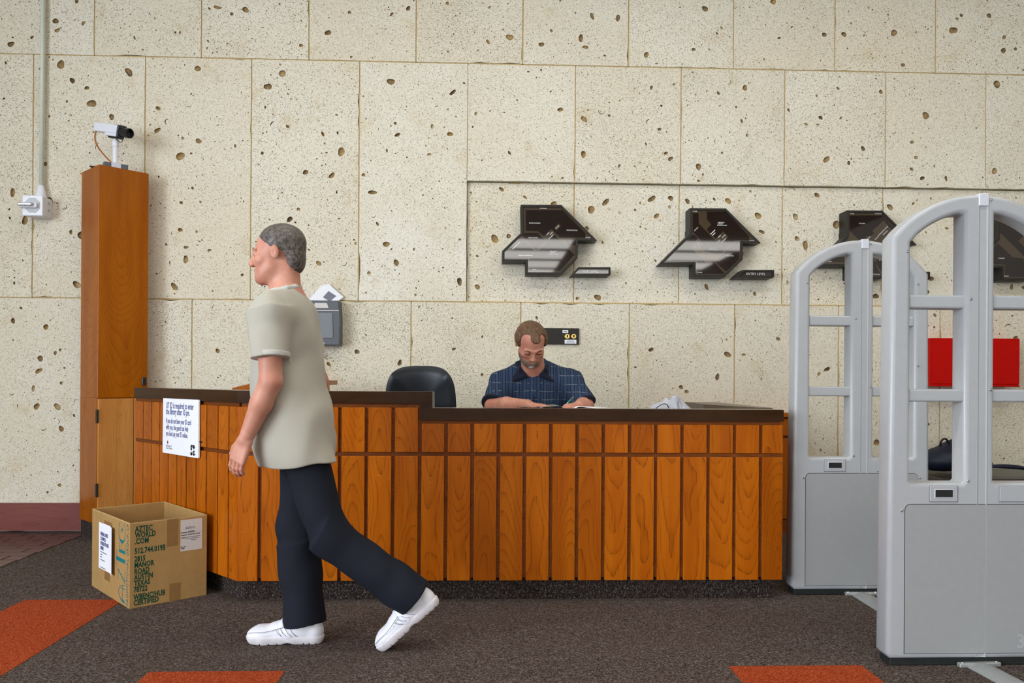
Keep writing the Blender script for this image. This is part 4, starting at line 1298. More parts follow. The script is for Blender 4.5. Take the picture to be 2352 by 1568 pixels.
def office_chair(label, x, y, rz, seat_z, back):
    t = thing('office_chair', label, 'chair', (x, y, 0), rz)
    M0 = W[t.name]
    for k in range(5):
        a = 2 * math.pi * k / 5 + 0.3
        c_, s_ = math.cos(a), math.sin(a)
        tube('base_arm', [(0.03 * c_, 0.03 * s_, 0.10), (0.16 * c_, 0.16 * s_, 0.095), (0.29 * c_, 0.29 * s_, 0.07)], [0.022, 0.018, 0.013], M_BLACK, t, M0, n=8)
        lathe('caster', [(0, -0.02), (0.028, -0.02), (0.030, 0), (0.028, 0.02), (0, 0.02)], M_BLACK, t, M0 @ T(0.29 * c_, 0.29 * s_, 0.030) @ ang(a) @ Matrix.Rotation(R_(90), 4, 'X'), n=14)
    lathe('gas_lift', [(0, 0.09), (0.03, 0.09), (0.03, 0.25), (0.016, 0.26), (0.016, seat_z - 0.06), (0.05, seat_z - 0.05), (0, seat_z - 0.05)], M_BLACK, t, M0, n=16)
    bx('seat', (-0.235, 0.235), (-0.23, 0.23), (seat_z - 0.055, seat_z + 0.02), M_CHAIR, t, M=M0, bev=0.03, seg=3, smooth=True)
    if back:
        tube('back_post', bez((0, 0.12, seat_z - 0.055), (0, 0.28, seat_z - 0.05), (0, 0.33, seat_z + 0.05), (0, 0.285, seat_z + 0.25), 10), 0.02, M_BLACK, t, M0, n=8)
        z0, z1, hw_ = back
        nu, nv = 22, 18
        vs, fs = [], []
        for side in (0, 1):
            for j in range(nv + 1):
                for i in range(nu + 1):
                    a, b = -1 + 2 * i / nu, -1 + 2 * j / nv
                    # squircle mapping, wider at the bottom than at the top
                    pw = 3.4
                    L = max(1e-6, (abs(a) ** pw + abs(b) ** pw) ** (1 / pw))
                    mx = max(abs(a), abs(b))
                    x_, z_ = a / L * mx, b / L * mx
                    w_ = hw_ * (1.0 - 0.06 * (b + 1) / 2)
                    edge = (1 - mx ** 6) ** 0.5 if mx < 1 else 0
                    y_ = 0.235 - 0.05 * (a * a) - 0.03 * z_ + (-0.024 * edge if side == 0 else 0.02 * edge)
                    vs.append((x_ * w_, y_, (z0 + z1) / 2 + z_ * (z1 - z0) / 2))
        n1 = (nu + 1) * (nv + 1)
        for side in (0, 1):
            for j in range(nv):
                for i in range(nu):
                    q_ = [side * n1 + j * (nu + 1) + i, side * n1 + j * (nu + 1) + i + 1, side * n1 + (j + 1) * (nu + 1) + i + 1, side * n1 + (j + 1) * (nu + 1) + i]
                    fs.append(tuple(q_ if side == 0 else q_[::-1]))
        mk('backrest', vs, fs, M_CHAIR, t, M0, smooth=True)
    return t


chx = (at(877, 935, 4.75).x + at(1037, 935, 4.75).x) / 2
chz = at(957, 841, 4.75).z
office_chair('empty black office chair with a rounded back behind the counter step', chx, 4.62, R_(-6), 0.62, (chz - 0.48, chz + 0.004, 0.222))

# ------------------------------------------------------------------ implicit surfaces (bodies, clothes, soft things)
class Sdf:
    def __init__(s):
        s.p = []

    def cap(s, a, b, ra, rb=None, k=0.02, op='+'):
        s.p.append(('cap', np.array(a, float), np.array(b, float), ra, ra if rb is None else rb, k, op)); return s

    def cone(s, a, b, ra, rb, k=0.02, op='+', flat=1.0, axis=None):
        """flat ended, optionally flattened along an axis"""
        s.p.append(('cone', np.array(a, float), np.array(b, float), ra, rb, k, op)); return s

    def ell(s, c, r, k=0.02, op='+', R=None):
        s.p.append(('ell', np.array(c, float), np.array(r, float), None if R is None else np.array(R, float), None, k, op)); return s

    def cut(s, p, n, k=0.004):
        n = np.array(n, float)
        s.p.append(('cut', np.array(p, float), n / np.linalg.norm(n), 0, 0, k, '&')); return s

    def chain(s, pts, rs, k=0.02):
        for i in range(len(pts) - 1): s.cap(pts[i], pts[i + 1], rs[i], rs[i + 1], k)
        return s


def _d(pr, P):
    t = pr[0]
    if t == 'cap':
        ba = pr[2] - pr[1]
        pa = P - pr[1]
        h = np.clip(pa @ ba / max(1e-9, ba @ ba), 0, 1)
        return np.linalg.norm(pa - h[:, None] * ba, axis=1) - (pr[3] + (pr[4] - pr[3]) * h)
    if t == 'cone':
        ba = pr[2] - pr[1]
        L = np.linalg.norm(ba)
        ax = ba / L
        pa = P - pr[1]
        h = pa @ ax
        rad = np.linalg.norm(pa - h[:, None] * ax, axis=1)
        r = pr[3] + (pr[4] - pr[3]) * np.clip(h / L, 0, 1)
        return np.maximum(rad - r, np.maximum(-h, h - L))
    if t == 'ell':
        q = P - pr[1]
        if pr[3] is not None: q = q @ pr[3]
        k0 = np.linalg.norm(q / pr[2], axis=1)
        k1 = np.linalg.norm(q / pr[2] ** 2, axis=1)
        return np.where(k1 > 1e-9, k0 * (k0 - 1) / np.maximum(k1, 1e-9), -pr[2].min())
    return (P - pr[1]) @ pr[2]


def _comb(d, di, k, op):
    if op == '+':
        if d is None: return di
        h = np.clip(0.5 + 0.5 * (d - di) / k, 0, 1)
        return d + (di - d) * h - k * h * (1 - h)
    if d is None: return di
    if op == '-': di = -di
    h = np.clip(0.5 - 0.5 * (d - di) / k, 0, 1)
    return d + (di - d) * h + k * h * (1 - h)


def surface(S, h, disp=None, pad=0.03):
    P = S.p
    lo, hi = np.full(3, 1e9), np.full(3, -1e9)
    for pr in P:
        if pr[6] != '+': continue
        if pr[0] == 'ell':
            r = pr[2].max() if pr[3] is not None else pr[2]
            a, b = pr[1] - r, pr[1] + r
        else:
            r = max(pr[3], pr[4])
            a, b = np.minimum(pr[1], pr[2]) - r, np.maximum(pr[1], pr[2]) + r
        lo, hi = np.minimum(lo, a), np.maximum(hi, b)
    lo, hi = lo - pad, hi + pad
    BN = 12
    nb = np.ceil((hi - lo) / h / BN).astype(int)
    n = nb * BN
    V = np.empty(tuple(n), np.float32)
    g = np.stack(np.meshgrid(*[np.arange(x) for x in nb], indexing='ij'), -1).reshape(-1, 3)
    C = lo + (g * BN + (BN - 1) / 2) * h
    D = [_d(pr, C) for pr in P]
    d = None
    for pr, di in zip(P, D): d = _comb(d, di, pr[5], pr[6])
    rad = BN * h * 0.87
    loc = np.stack(np.meshgrid(*[np.arange(BN)] * 3, indexing='ij'), -1).reshape(-1, 3) * h
    for i in range(len(g)):
        sl = tuple(slice(g[i, a] * BN, g[i, a] * BN + BN) for a in range(3))
        if abs(d[i]) > rad * 1.9 + 0.012:
            V[sl] = 1.0 if d[i] > 0 else -1.0
            continue
        Q = lo + g[i] * BN * h + loc
        dd = None
        ref = d[i]
        for pr, di in zip(P, D):
            if pr[6] == '+' and di[i] > max(ref, 0) + rad * 2.6 + pr[5] + 0.02: continue
            if pr[6] == '-' and di[i] > rad * 1.7 + pr[5] + 0.02: continue
            dd = _comb(dd, _d(pr, Q), pr[5], pr[6])
        if dd is None: dd = np.ones(len(Q))
        if disp is not None: dd = dd + disp(Q)
        V[sl] = dd.reshape(BN, BN, BN)
    s = V < 0
    def cor(i, j, k): return s[i:s.shape[0] - 1 + i, j:s.shape[1] - 1 + j, k:s.shape[2] - 1 + k]
    cnt = sum(cor(i, j, k).astype(np.int8) for i in (0, 1) for j in (0, 1) for k in (0, 1))
    act = np.argwhere((cnt > 0) & (cnt < 8))
    idx = np.full(cnt.shape, -1, np.int32)
    idx[tuple(act.T)] = np.arange(len(act))
    acc, num = np.zeros((len(act), 3)), np.zeros(len(act))
    cs = [(i, j, k) for i in (0, 1) for j in (0, 1) for k in (0, 1)]
    for a in cs:
        for ax in range(3):
            if a[ax]: continue
            b = list(a); b[ax] = 1
            va = V[tuple((act + a).T)]; vb = V[tuple((act + b).T)]
            m = (va < 0) != (vb < 0)
            t = np.where(m, va / np.where(m, va - vb, 1), 0)
            p = np.array(a, float)[None, :].repeat(len(act), 0)
            p[:, ax] += t
            acc += np.where(m[:, None], p, 0); num += m
    verts = lo + (act + acc / num[:, None]) * h
    quads = []
    for ax in range(3):
        o1, o2 = [(1, 2), (2, 0), (0, 1)][ax]
        sa = [slice(1, -1)] * 3; sb = [slice(1, -1)] * 3
        sa[ax] = slice(0, -1); sb[ax] = slice(1, None)
        A, B = s[tuple(sa)], s[tuple(sb)]
        e = np.argwhere(A != B)
        if not len(e): continue
        sg = A[tuple(e.T)]
        base = e.copy(); base[:, o1] += 1; base[:, o2] += 1
        def off(d1, d2):
            q = base.copy(); q[:, o1] -= d1; q[:, o2] -= d2
            return idx[tuple(q.T)]
        q = np.stack([off(0, 0), off(1, 0), off(1, 1), off(0, 1)], 1)
        q[~sg] = q[~sg][:, ::-1]
        quads.append(q)
    F = np.concatenate(quads)
    F = F[(F >= 0).all(1)]
    return verts, F


def soft(name, S, h, mat, parent, disp=None, mats=None):
    v, f = surface(S, h, disp)
    c = (v.min(0) + v.max(0)) / 2
    me = bpy.data.meshes.new(name)
    me.vertices.add(len(v))
    me.vertices.foreach_set('co', (v - c).astype(np.float32).ravel())
    me.loops.add(len(f) * 4)
    me.loops.foreach_set('vertex_index', f.astype(np.int32).ravel())
    me.polygons.add(len(f))
    me.polygons.foreach_set('loop_start', np.arange(0, len(f) * 4, 4, dtype=np.int32))
    me.update(calc_edges=True)
    me.shade_smooth()
    return link(name, me, parent, T(*c), mat)


def waves(amp, fr, ph=0.0):
    def f(Q):
        x, y, z = Q[:, 0] * fr, Q[:, 1] * fr, Q[:, 2] * fr
        return amp * (np.sin(z * 1.0 + 1.7 * np.sin(x * 0.7 + ph) + 1.3 * np.sin(y * 0.8)) * np.sin(x * 0.53 + 0.6 * y + ph + 0.8 * np.sin(z * 0.4)))
    return f


def basis(f, up):
    """columns: right, back (minus facing), up"""
    f = np.array(f, float); f /= np.linalg.norm(f)
    u = np.array(up, float); u -= f * (u @ f); u /= np.linalg.norm(u)
    r = np.cross(u, -f)                       # x to the right when y points backwards
    return np.stack([r, -f, u], 1)


def head(S, c, B, sc=1.0, xs=1.0, zs=1.0):
    """skull, face and neck root in a frame where -y is the face and z the crown"""
    AX = np.array((xs, 1.0, zs)) * sc
    g = lambda x, y, z: np.array(c) + B @ (np.array((x, y, z)) * AX)
    e = lambda p, r, k, op='+': S.ell(g(*p), np.array(r) * AX, k, op, B)
    e((0, 0.018, 0.036), (0.074, 0.094, 0.080), 0.02)
    e((0, -0.030, -0.030), (0.061, 0.064, 0.088), 0.03)
    e((0, -0.052, -0.086), (0.043, 0.042, 0.034), 0.03)
    S.cap(g(-0.043, -0.020, -0.060), g(-0.020, -0.066, -0.098), 0.024 * sc, 0.020 * sc, 0.02)
    S.cap(g(0.043, -0.020, -0.060), g(0.020, -0.066, -0.098), 0.024 * sc, 0.020 * sc, 0.02)
    e((-0.040, -0.062, -0.028), (0.022, 0.020, 0.020), 0.02)
    e((0.040, -0.062, -0.028), (0.022, 0.020, 0.020), 0.02)
    for s in (-1, 1):
        e((s * 0.031, -0.097, 0.000), (0.018, 0.016, 0.012), 0.012, '-')
        S.cap(g(s * 0.012, -0.0885, 0.0165), g(s * 0.047, -0.076, 0.017), 0.0085 * sc, 0.006 * sc, 0.010)
        e((s * 0.031, -0.078, 0.000), (0.0155, 0.0135, 0.0125), 0.003)              # closed or lowered lid
        e((s * 0.077, 0.006, -0.006), (0.008, 0.018, 0.029), 0.006)
        e((s * 0.086, 0.001, -0.004), (0.004, 0.010, 0.018), 0.003, '-')
        e((s * 0.011, -0.103, -0.040), (0.008, 0.009, 0.007), 0.006)
    S.cap(g(0, -0.090, 0.010), g(0, -0.1105, -0.034), 0.0072 * sc, 0.0110 * sc, 0.012)
    e((0, -0.078, -0.103), (0.022, 0.020, 0.017), 0.018)
    S.cap(g(-0.020, -0.089, -0.0655), g(0.020, -0.089, -0.0655), 0.0062 * sc, k=0.006)
    S.cap(g(-0.017, -0.088, -0.0775), g(0.017, -0.088, -0.0775), 0.0068 * sc, k=0.006)
    S.cap(g(-0.024, -0.095, -0.0715), g(0.024, -0.095, -0.0715), 0.0022 * sc, k=0.003, op='-')
    return g


def hand(S, w, d, n, thumb, curl=0.35, sc=1.0, spread=0.0):
    """w wrist, d pointing along the hand, n out of the palm, thumb = side direction"""
    w, d, n, t = [np.array(x, float) for x in (w, d, n, thumb)]
    d /= np.linalg.norm(d); n -= d * (n @ d); n /= np.linalg.norm(n)
    t -= d * (t @ d) + n * (t @ n); t /= np.linalg.norm(t)
    P = lambda a, b, c=0.0: w + (d * a + t * b + n * c) * sc
    for b in (0.026, 0.009, -0.009, -0.026):
        S.cap(P(0.008, b * 0.75), P(0.084, b), 0.0140 * sc, 0.0108 * sc, 0.010)
    for b, ln, r in ((0.027, 0.070, 0.0088), (0.009, 0.078, 0.0090), (-0.009, 0.072, 0.0086), (-0.026, 0.056, 0.0076)):
        a0 = P(0.086, b)
        ang_, p = 0.0, a0
        for sgm, cv in ((0.44, curl * 0.8), (0.31, curl * 1.2), (0.25, curl)):
            ang_ += cv
            v = d * math.cos(ang_) + n * math.sin(ang_) + t * spread * b * 8
            q = p + v * ln * sgm * sc
            S.cap(p, q, r * sc, r * 0.90 * sc, 0.0025)
            p = q
    S.cap(P(0.018, 0.022, 0.004), P(0.048, 0.044, 0.012), 0.0135 * sc, 0.0105 * sc, 0.010)
    S.cap(P(0.048, 0.044, 0.012), P(0.078, 0.050, 0.020), 0.0100 * sc, 0.0092 * sc, 0.003)
    S.cap(P(0.078, 0.050, 0.020), P(0.100, 0.046, 0.026), 0.0090 * sc, 0.0072 * sc, 0.003)


def skin_mat(name, a, b, red):
    N = NT(name, 0.50, 0.4)
    v = N.objvec(False)
    c = N.ramp(N.noise(v, 9.0, 3.0), [(0.35, a), (0.65, b)])
    c = N.mix(N.math('MULTIPLY', N.step(N.noise(v, 26.0, 2.0), 0.45, 0.75), 0.45), c, red)
    N.col(c)
    N.bump(N.noise(v, 420, 2.0), 0.12, 0.0006)
    N.b.inputs['Subsurface Weight'].default_value = 0.12
    N.b.inputs['Subsurface Radius'].default_value = (0.010, 0.004, 0.002)
    N.b.inputs['Subsurface Scale'].default_value = 0.6
    return N.m


def hair_mat(name, a, b, scale=(160, 30, 160)):
    N = NT(name, 0.5, 0.35)
    v = N.objvec(False)
    w = N.n('ShaderNodeTexNoise', {'Vector': v, 'Scale': 18.0}).outputs[1]
    f = N.noise(N.mapping(N.vmath('ADD', v, N.vmath('MULTIPLY', w, (0.03, 0.03, 0.03))), scale), 1.0, 3.0)
    N.col(N.ramp(f, [(0.32, a), (0.68, b)]))
    N.bump(f, 0.8, 0.004)
    return N.m


def knit(name, a, b, scale=420, sheen=0.1):
    N = NT(name, 0.85, 0.2)
    v = N.objvec(False)
    f = N.noise(v, scale, 2.0)
    N.col(N.mix(N.noise(v, 7.0, 3.0), N.mix(f, a, b), b))
    N.bump(f, 0.35, 0.001)
    N.b.inputs['Sheen Weight'].default_value = sheen
    return N.m


def plaid(name):
    """navy knit with dark vertical lines and pale broken cross threads"""
    N = NT(name, 0.85, 0.2)
    v = N.objvec(False)
    w = N.n('ShaderNodeTexNoise', {'Vector': v, 'Scale': 5.0, 'Detail': 1.0}).outputs[1]
    s = N.sep(N.vmath('ADD', v, N.vmath('MULTIPLY', w, (0.012, 0.012, 0.05))))
    base = N.mix(N.noise(v, 300, 2.0), (0.024, 0.043, 0.088), (0.044, 0.070, 0.130))
    u = N.math('ABSOLUTE', N.math('SUBTRACT', N.math('FRACT', N.math('MULTIPLY', s[0], 52.0)), 0.5))
    c = N.mix(N.math('MULTIPLY', N.step(u, 0.17, 0.09), 0.85), base, (0.006, 0.010, 0.026))
    u2 = N.math('ABSOLUTE', N.math('SUBTRACT', N.math('FRACT', N.math('MULTIPLY', s[0], 26.0)), 0.5))
    c = N.mix(N.math('MULTIPLY', N.step(u2, 0.06, 0.03), 0.7), c, (0.004, 0.006, 0.018))
    z = N.math('ABSOLUTE', N.math('SUBTRACT', N.math('FRACT', N.math('MULTIPLY', s[2], 21.0)), 0.5))
    br = N.step(N.noise(N.mapping(v, (38, 38, 8)), 1.0, 1.0), 0.47, 0.56)
    c = N.mix(N.math('MULTIPLY', N.math('MULTIPLY', N.step(z, 0.055, 0.02), br), 0.55), c, (0.24, 0.26, 0.27))
    N.col(c)
    N.bump(N.noise(v, 500, 2.0), 0.3, 0.001)
    return N.m


M_SKIN = skin_mat('ruddy_skin', (0.52, 0.225, 0.150), (0.60, 0.290, 0.200), (0.48, 0.140, 0.095))
M_HAIR = hair_mat('brown_hair', (0.055, 0.026, 0.011), (0.190, 0.100, 0.050), (260, 34, 60))
M_BEARD = hair_mat('greying_beard', (0.10, 0.062, 0.040), (0.27, 0.205, 0.155), (190, 190, 60))
M_BEARDW = hair_mat('white_beard', (0.33, 0.30, 0.27), (0.62, 0.59, 0.55), (190, 190, 60))
M_GREYHAIR = hair_mat('grey_brown_hair', (0.045, 0.035, 0.028), (0.17, 0.145, 0.125), (50, 240, 70))
M_PLAID = plaid('blue_plaid_knit')
M_NAVYKNIT = knit('navy_rib_knit', (0.003, 0.005, 0.015), (0.008, 0.011, 0.027))
M_POLO = knit('pale_khaki_knit', (0.37, 0.345, 0.285), (0.45, 0.42, 0.35))
M_POLO2 = knit('pale_rib_collar', (0.46, 0.445, 0.40), (0.54, 0.52, 0.47))
M_TROUSER = knit('dark_navy_twill', (0.006, 0.0075, 0.013), (0.012, 0.014, 0.022), 600, 0.0)
M_SHOE = plain('white_leather', (0.80, 0.79, 0.84), 0.42, 0.45, grain=0.02, gscale=40)
M_SOLE = plain('white_rubber_sole', (0.72, 0.67, 0.69), 0.55, 0.4, grain=0.03)
M_STITCH = plain('grey_seam', (0.34, 0.33, 0.37), 0.7, 0.3)
M_LASHES = plain('dark_lash', (0.03, 0.018, 0.012), 0.7, 0.2)
M_LIP = plain('lip', (0.40, 0.135, 0.110), 0.45, 0.4)

# ------------------------------------------------------------------ the seated man
man = thing('person', 'seated balding man in a navy plaid polo shirt writing with head bowed at the desk', 'person', (0.30, 4.72, 0))
HC = np.array((0.262, 4.350, 1.299))
fdir = np.array((0.13, -0.68, -0.73))
HB = basis(fdir, (-0.03, 0, 1.0))
body = Sdf()
HSC = 0.955
hg_ = head(body, HC, HB, HSC, 1.07, 0.90)
HAX = np.array((1.07, 1.0, 0.90)) * HSC
nk0, nk1 = np.array((0.285, 4.50, 1.13)), np.array((0.270, 4.385, 1.255))
body.cap(nk0, nk1, 0.070, 0.058, 0.03)
body.chain([(0.30, 4.555, 1.08), (0.30, 4.62, 0.92), (0.30, 4.70, 0.66)], [0.07, 0.09, 0.10], 0.05)
shL, shR = np.array((0.118, 4.53, 1.075)), np.array((0.492, 4.53, 1.088))
elL, elR = np.array((0.058, 4.405, 0.948)), np.array((0.574, 4.425, 0.948))
wrL, wrR = np.array((0.240, 4.205, WORK + 0.060)), np.array((0.512, 4.225, WORK + 0.056))
body.cap((0.30, 4.53, 1.05), shL, 0.07, 0.06, 0.04).cap((0.30, 4.53, 1.05), shR, 0.07, 0.06, 0.04)
for sh, el, wr in ((shL, elL, wrL), (shR, elR, wrR)):
    body.cap(sh, el, 0.056, 0.045, 0.02)
    mid = el * 0.6 + wr * 0.4 + np.array((0, 0, 0.004))
    body.cap(el, mid, 0.046, 0.043, 0.015).cap(mid, wr, 0.043, 0.028, 0.015)
hand(body, wrL, (0.85, -0.35, -0.06), (0, 0, -1), (0.3, -1, 0), 0.10, 0.98)
hand(body, wrR, (-0.62, -0.62, -0.06), (-0.15, 0.1, -1), (-0.7, 0.55, 0.3), 0.62, 0.98)
# thighs and shins under the desk
for s in (-1, 1):
    hip, kn, an = np.array((0.30 + s * 0.09, 4.70, 0.64)), np.array((0.30 + s * 0.14, 4.34, 0.60)), np.array((0.30 + s * 0.13, 4.42, 0.20))
    body.cap(hip, kn, 0.07, 0.055, 0.03).cap(kn, an, 0.05, 0.035, 0.02)
soft('body', body, 0.0030, M_SKIN, man)
hair = Sdf()
E_ = lambda S, p, r, k, op='+': S.ell(hg_(*p), np.array(r) * HAX, k, op, HB)
E_(hair, (0, 0.024, 0.036), (0.0815, 0.099, 0.0840), 0.01)
E_(hair, (-0.071, 0.012, 0.020), (0.017, 0.048, 0.050), 0.015)
E_(hair, (0.071, 0.012, 0.020), (0.017, 0.048, 0.050), 0.015)
E_(hair, (0, 0.075, -0.035), (0.060, 0.040, 0.060), 0.03)
E_(hair, (0, -0.115, -0.030), (0.100, 0.105, 0.080), 0.010, '-')
E_(hair, (-0.047, -0.100, 0.064), (0.034, 0.080, 0.060), 0.014, '-')
E_(hair, (0.046, -0.100, 0.064), (0.038, 0.084, 0.062), 0.014, '-')
E_(hair, (-0.080, -0.008, -0.020), (0.020, 0.024, 0.032), 0.008, '-')
E_(hair, (0.080, -0.008, -0.020), (0.020, 0.024, 0.032), 0.008, '-')
E_(hair, (-0.010, -0.054, 0.083), (0.024, 0.030, 0.012), 0.016)
E_(hair, (0.0, 0.000, 0.0), (0.070, 0.088, 0.0845), 0.008, '-')
soft('hair', hair, 0.0026, M_HAIR, man, waves(0.0007, 150))
beard = Sdf()
E_(beard, (0, -0.030, -0.050), (0.0635, 0.0670, 0.072), 0.01)
E_(beard, (0, -0.080, -0.104), (0.027, 0.0235, 0.0205), 0.015)
for s in (-1, 1):
    beard.cap(hg_(s * 0.043, -0.020, -0.060), hg_(s * 0.020, -0.066, -0.098), 0.0268, 0.0228, 0.015)
E_(beard, (0, -0.054, -0.089), (0.047, 0.045, 0.037), 0.02)
E_(beard, (0, -0.093, -0.053), (0.026, 0.012, 0.008), 0.008)
E_(beard, (0, -0.105, -0.020), (0.060, 0.045, 0.036), 0.008, '-')
E_(beard, (-0.038, -0.085, -0.030), (0.024, 0.036, 0.034), 0.010, '-')
E_(beard, (0.038, -0.085, -0.030), (0.024, 0.036, 0.034), 0.010, '-')
E_(beard, (0, -0.100, -0.0715), (0.021, 0.026, 0.0085), 0.004, '-')
beard.cut(hg_(0, 0.0, -0.032), HB @ np.array((0, 0.35, 1.0)))
beard.cut(hg_(0, -0.034, 0), HB @ np.array((0, 1.0, 0.0)))
soft('beard', beard, 0.0026, M_BEARD, man, waves(0.0012, 300))
chinw = Sdf()
E_(chinw, (0, -0.0815, -0.1045), (0.0265, 0.0265, 0.0225), 0.01)
ob_ = soft('chin_beard', chinw, 0.0026, M_BEARDW, man, waves(0.0014, 320))
ob_['label'] = 'white chin of the beard'
for s in (-1, 1):
    tube('eyelashes', [tuple(hg_(s * 0.017, -0.0885, -0.0055)), tuple(hg_(s * 0.026, -0.0925, -0.0085)), tuple(hg_(s * 0.036, -0.0915, -0.0085)), tuple(hg_(s * 0.045, -0.0855, -0.005))], 0.0015, M_LASHES, man, n=6)
    tube('eyebrow', [tuple(hg_(s * 0.012, -0.0925, 0.0155)), tuple(hg_(s * 0.028, -0.0900, 0.0205)), tuple(hg_(s * 0.047, -0.0775, 0.0185))], [0.0030, 0.0036, 0.0018], M_HAIR, man, n=7)
lipS = Sdf()
lipS.cap(hg_(-0.016, -0.0935, -0.0775), hg_(0.016, -0.0935, -0.0775), 0.0042, k=0.004)
soft('lower_lip', lipS, 0.0016, M_LIP, man)
shirt = Sdf()
shirt.ell((0.30, 4.56, 0.98), (0.195, 0.135, 0.175), 0.05)
shirt.ell((0.30, 4.64, 0.78), (0.185, 0.155, 0.20), 0.06)
shirt.cap((0.215, 4.525, 1.120), (0.365, 4.525, 1.125), 0.076, k=0.06)
shirt.cap((0.295, 4.52, 1.13), (0.285, 4.50, 1.165), 0.080, 0.068, 0.05)
for sh, el, sg in ((shL, elL, -1), (shR, elR, 1)):
    shirt.cap((0.30, 4.53, 1.06), sh, 0.090, 0.076, 0.05)
    end = sh + (el - sh) * 0.90
    shirt.cone(sh, end, 0.074, 0.070, 0.035)
shirt.cut((0.2785, 4.455, 1.184), (-0.05, -0.70, 0.70), 0.004)
E_v = basis((0.0, -0.82, 0.5), (0, 0, 1))
shirt.cap((0.280, 4.43, 1.205), (0.276, 4.412, 1.112), 0.050, 0.014, 0.006, '-')
shirt.cut((0.30, 4.70, 0.64), (0, 0, -1), 0.01)
soft('polo_shirt', shirt, 0.0042, M_PLAID, man, waves(0.0035, 30))
for sh, el in ((shL, elL), (shR, elR)):
    ax = (el - sh) / np.linalg.norm(el - sh)
    e0 = sh + (el - sh) * 0.86
    cf = Sdf().cone(e0, e0 + ax * 0.018, 0.0735, 0.0725, 0.002)
    o = soft('sleeve_cuff', cf, 0.0036, M_NAVYKNIT, man)
# collar: a standing band and two leaves
col_ = Sdf()
for s in (-1, 1):
    pts = [np.array((0.285, 4.580, 1.215)), np.array((0.285 + s * 0.062, 4.555, 1.205)), np.array((0.283 + s * 0.083, 4.495, 1.182)), np.array((0.281 + s * 0.072, 4.435, 1.150))]
    col_.chain(pts, [0.013, 0.013, 0.013, 0.012], 0.01)
    a, b, c_ = np.array((0.283 + s * 0.080, 4.490, 1.192)), np.array((0.278 + s * 0.040, 4.412, 1.118)), np.array((0.282 + s * 0.112, 4.436, 1.088))
    for t in np.linspace(0, 1, 8):
        col_.cap(a * (1 - t) + (a + np.array((s * 0.012, 0.03, -0.01))) * t, b * (1 - t) + c_ * t, 0.0085, 0.007, 0.012)
soft('collar', col_, 0.0034, M_NAVYKNIT, man)
plk = Sdf()
plk.cap((0.276, 4.432, 1.085), (0.278, 4.424, 0.99), 0.012, 0.012, 0.01)
soft('placket', plk, 0.004, M_PLAID, man)
tr = Sdf()
tr.ell((0.30, 4.70, 0.665), (0.175, 0.15, 0.11), 0.05)
for s in (-1, 1):
    hip, kn, an = np.array((0.30 + s * 0.09, 4.70, 0.655)), np.array((0.30 + s * 0.14, 4.34, 0.625)), np.array((0.30 + s * 0.13, 4.42, 0.19))
    tr.cap(hip, kn, 0.095, 0.075, 0.04).cone(kn, an, 0.075, 0.065, 0.04)
soft('trousers', tr, 0.007, M_TROUSER, man, waves(0.003, 26))
M_DSHOE = plain('black_leather', (0.012, 0.011, 0.010), 0.4)
for s in (-1, 1):
    sh_ = Sdf()
    x = 0.30 + s * 0.13
    sh_.cap((x, 4.45, 0.145), (x, 4.24, 0.135), 0.045, 0.036, 0.03).ell((x, 4.42, 0.19), (0.042, 0.05, 0.05), 0.03).cut((x, 4.4, 0.10), (0, 0, -1))
    soft('shoe', sh_, 0.006, M_DSHOE, man)
office_chair('dark swivel stool under the seated man', 0.30, 4.72, 0.0, 0.525, None)
# pen in his hand
pq = np.array(at(1299, 930, 4.215)); pr_ = np.array(at(1317, 911, 4.27))
pen = thing('pen', 'green and silver pen held upright in the seated man writing hand', 'pen', tuple(pq))
tube('barrel', [tuple(pq), tuple(pq * 0.9 + pr_ * 0.1), tuple(pr_)], [0.001, 0.0045, 0.0045], M_STEEL, pen, n=10)
tube('grip', [tuple(pq * 0.72 + pr_ * 0.28), tuple(pq * 0.3 + pr_ * 0.7)], 0.0053, plain('green_grip', (0.01, 0.20, 0.14), 0.4), pen, n=10)
tube('clicker', [tuple(pr_), tuple(pr_ * 1.08 - pq * 0.08)], 0.0035, M_BLACK, pen, n=10)

# ------------------------------------------------------------------ open newspaper magazine under his hands
MY0, MY1 = DY + 0.145, DY + 0.40
mag = thing('magazine', 'open grey newspaper magazine on the lower counter under the seated man hands', 'magazine', (0.45, 4.2, WORK))


def leaf(name, prof, mat, y0=MY0, y1=MY1, droop=0.0, th=0.0012):
    vs, fs = [], []
    ny = 6
    for x, z in prof:
        for j in range(ny + 1):
            t = j / ny
            vs.append((x, y0 + (y1 - y0) * t, z - droop * (1 - t) ** 2))
    for i in range(len(prof) - 1):
        for j in range(ny):
            a = i * (ny + 1) + j
            fs.append((a, a + ny + 1, a + ny + 2, a + 1))
    o = mk(name, vs, fs, mat, mag, smooth=True)
    md = o.modifiers.new('thick', 'SOLIDIFY'); md.thickness = th
    return o


def curve_prof(x0, x1, zs, n=20):
    out = []
    for i in range(n + 1):
        t = i / n
        f = t * (len(zs) - 1)
        k = min(int(f), len(zs) - 2)
        u = f - k
        u = u * u * (3 - 2 * u)
        out.append((x0 + (x1 - x0) * t, WORK + zs[k] * (1 - u) + zs[k + 1] * u))
    return out


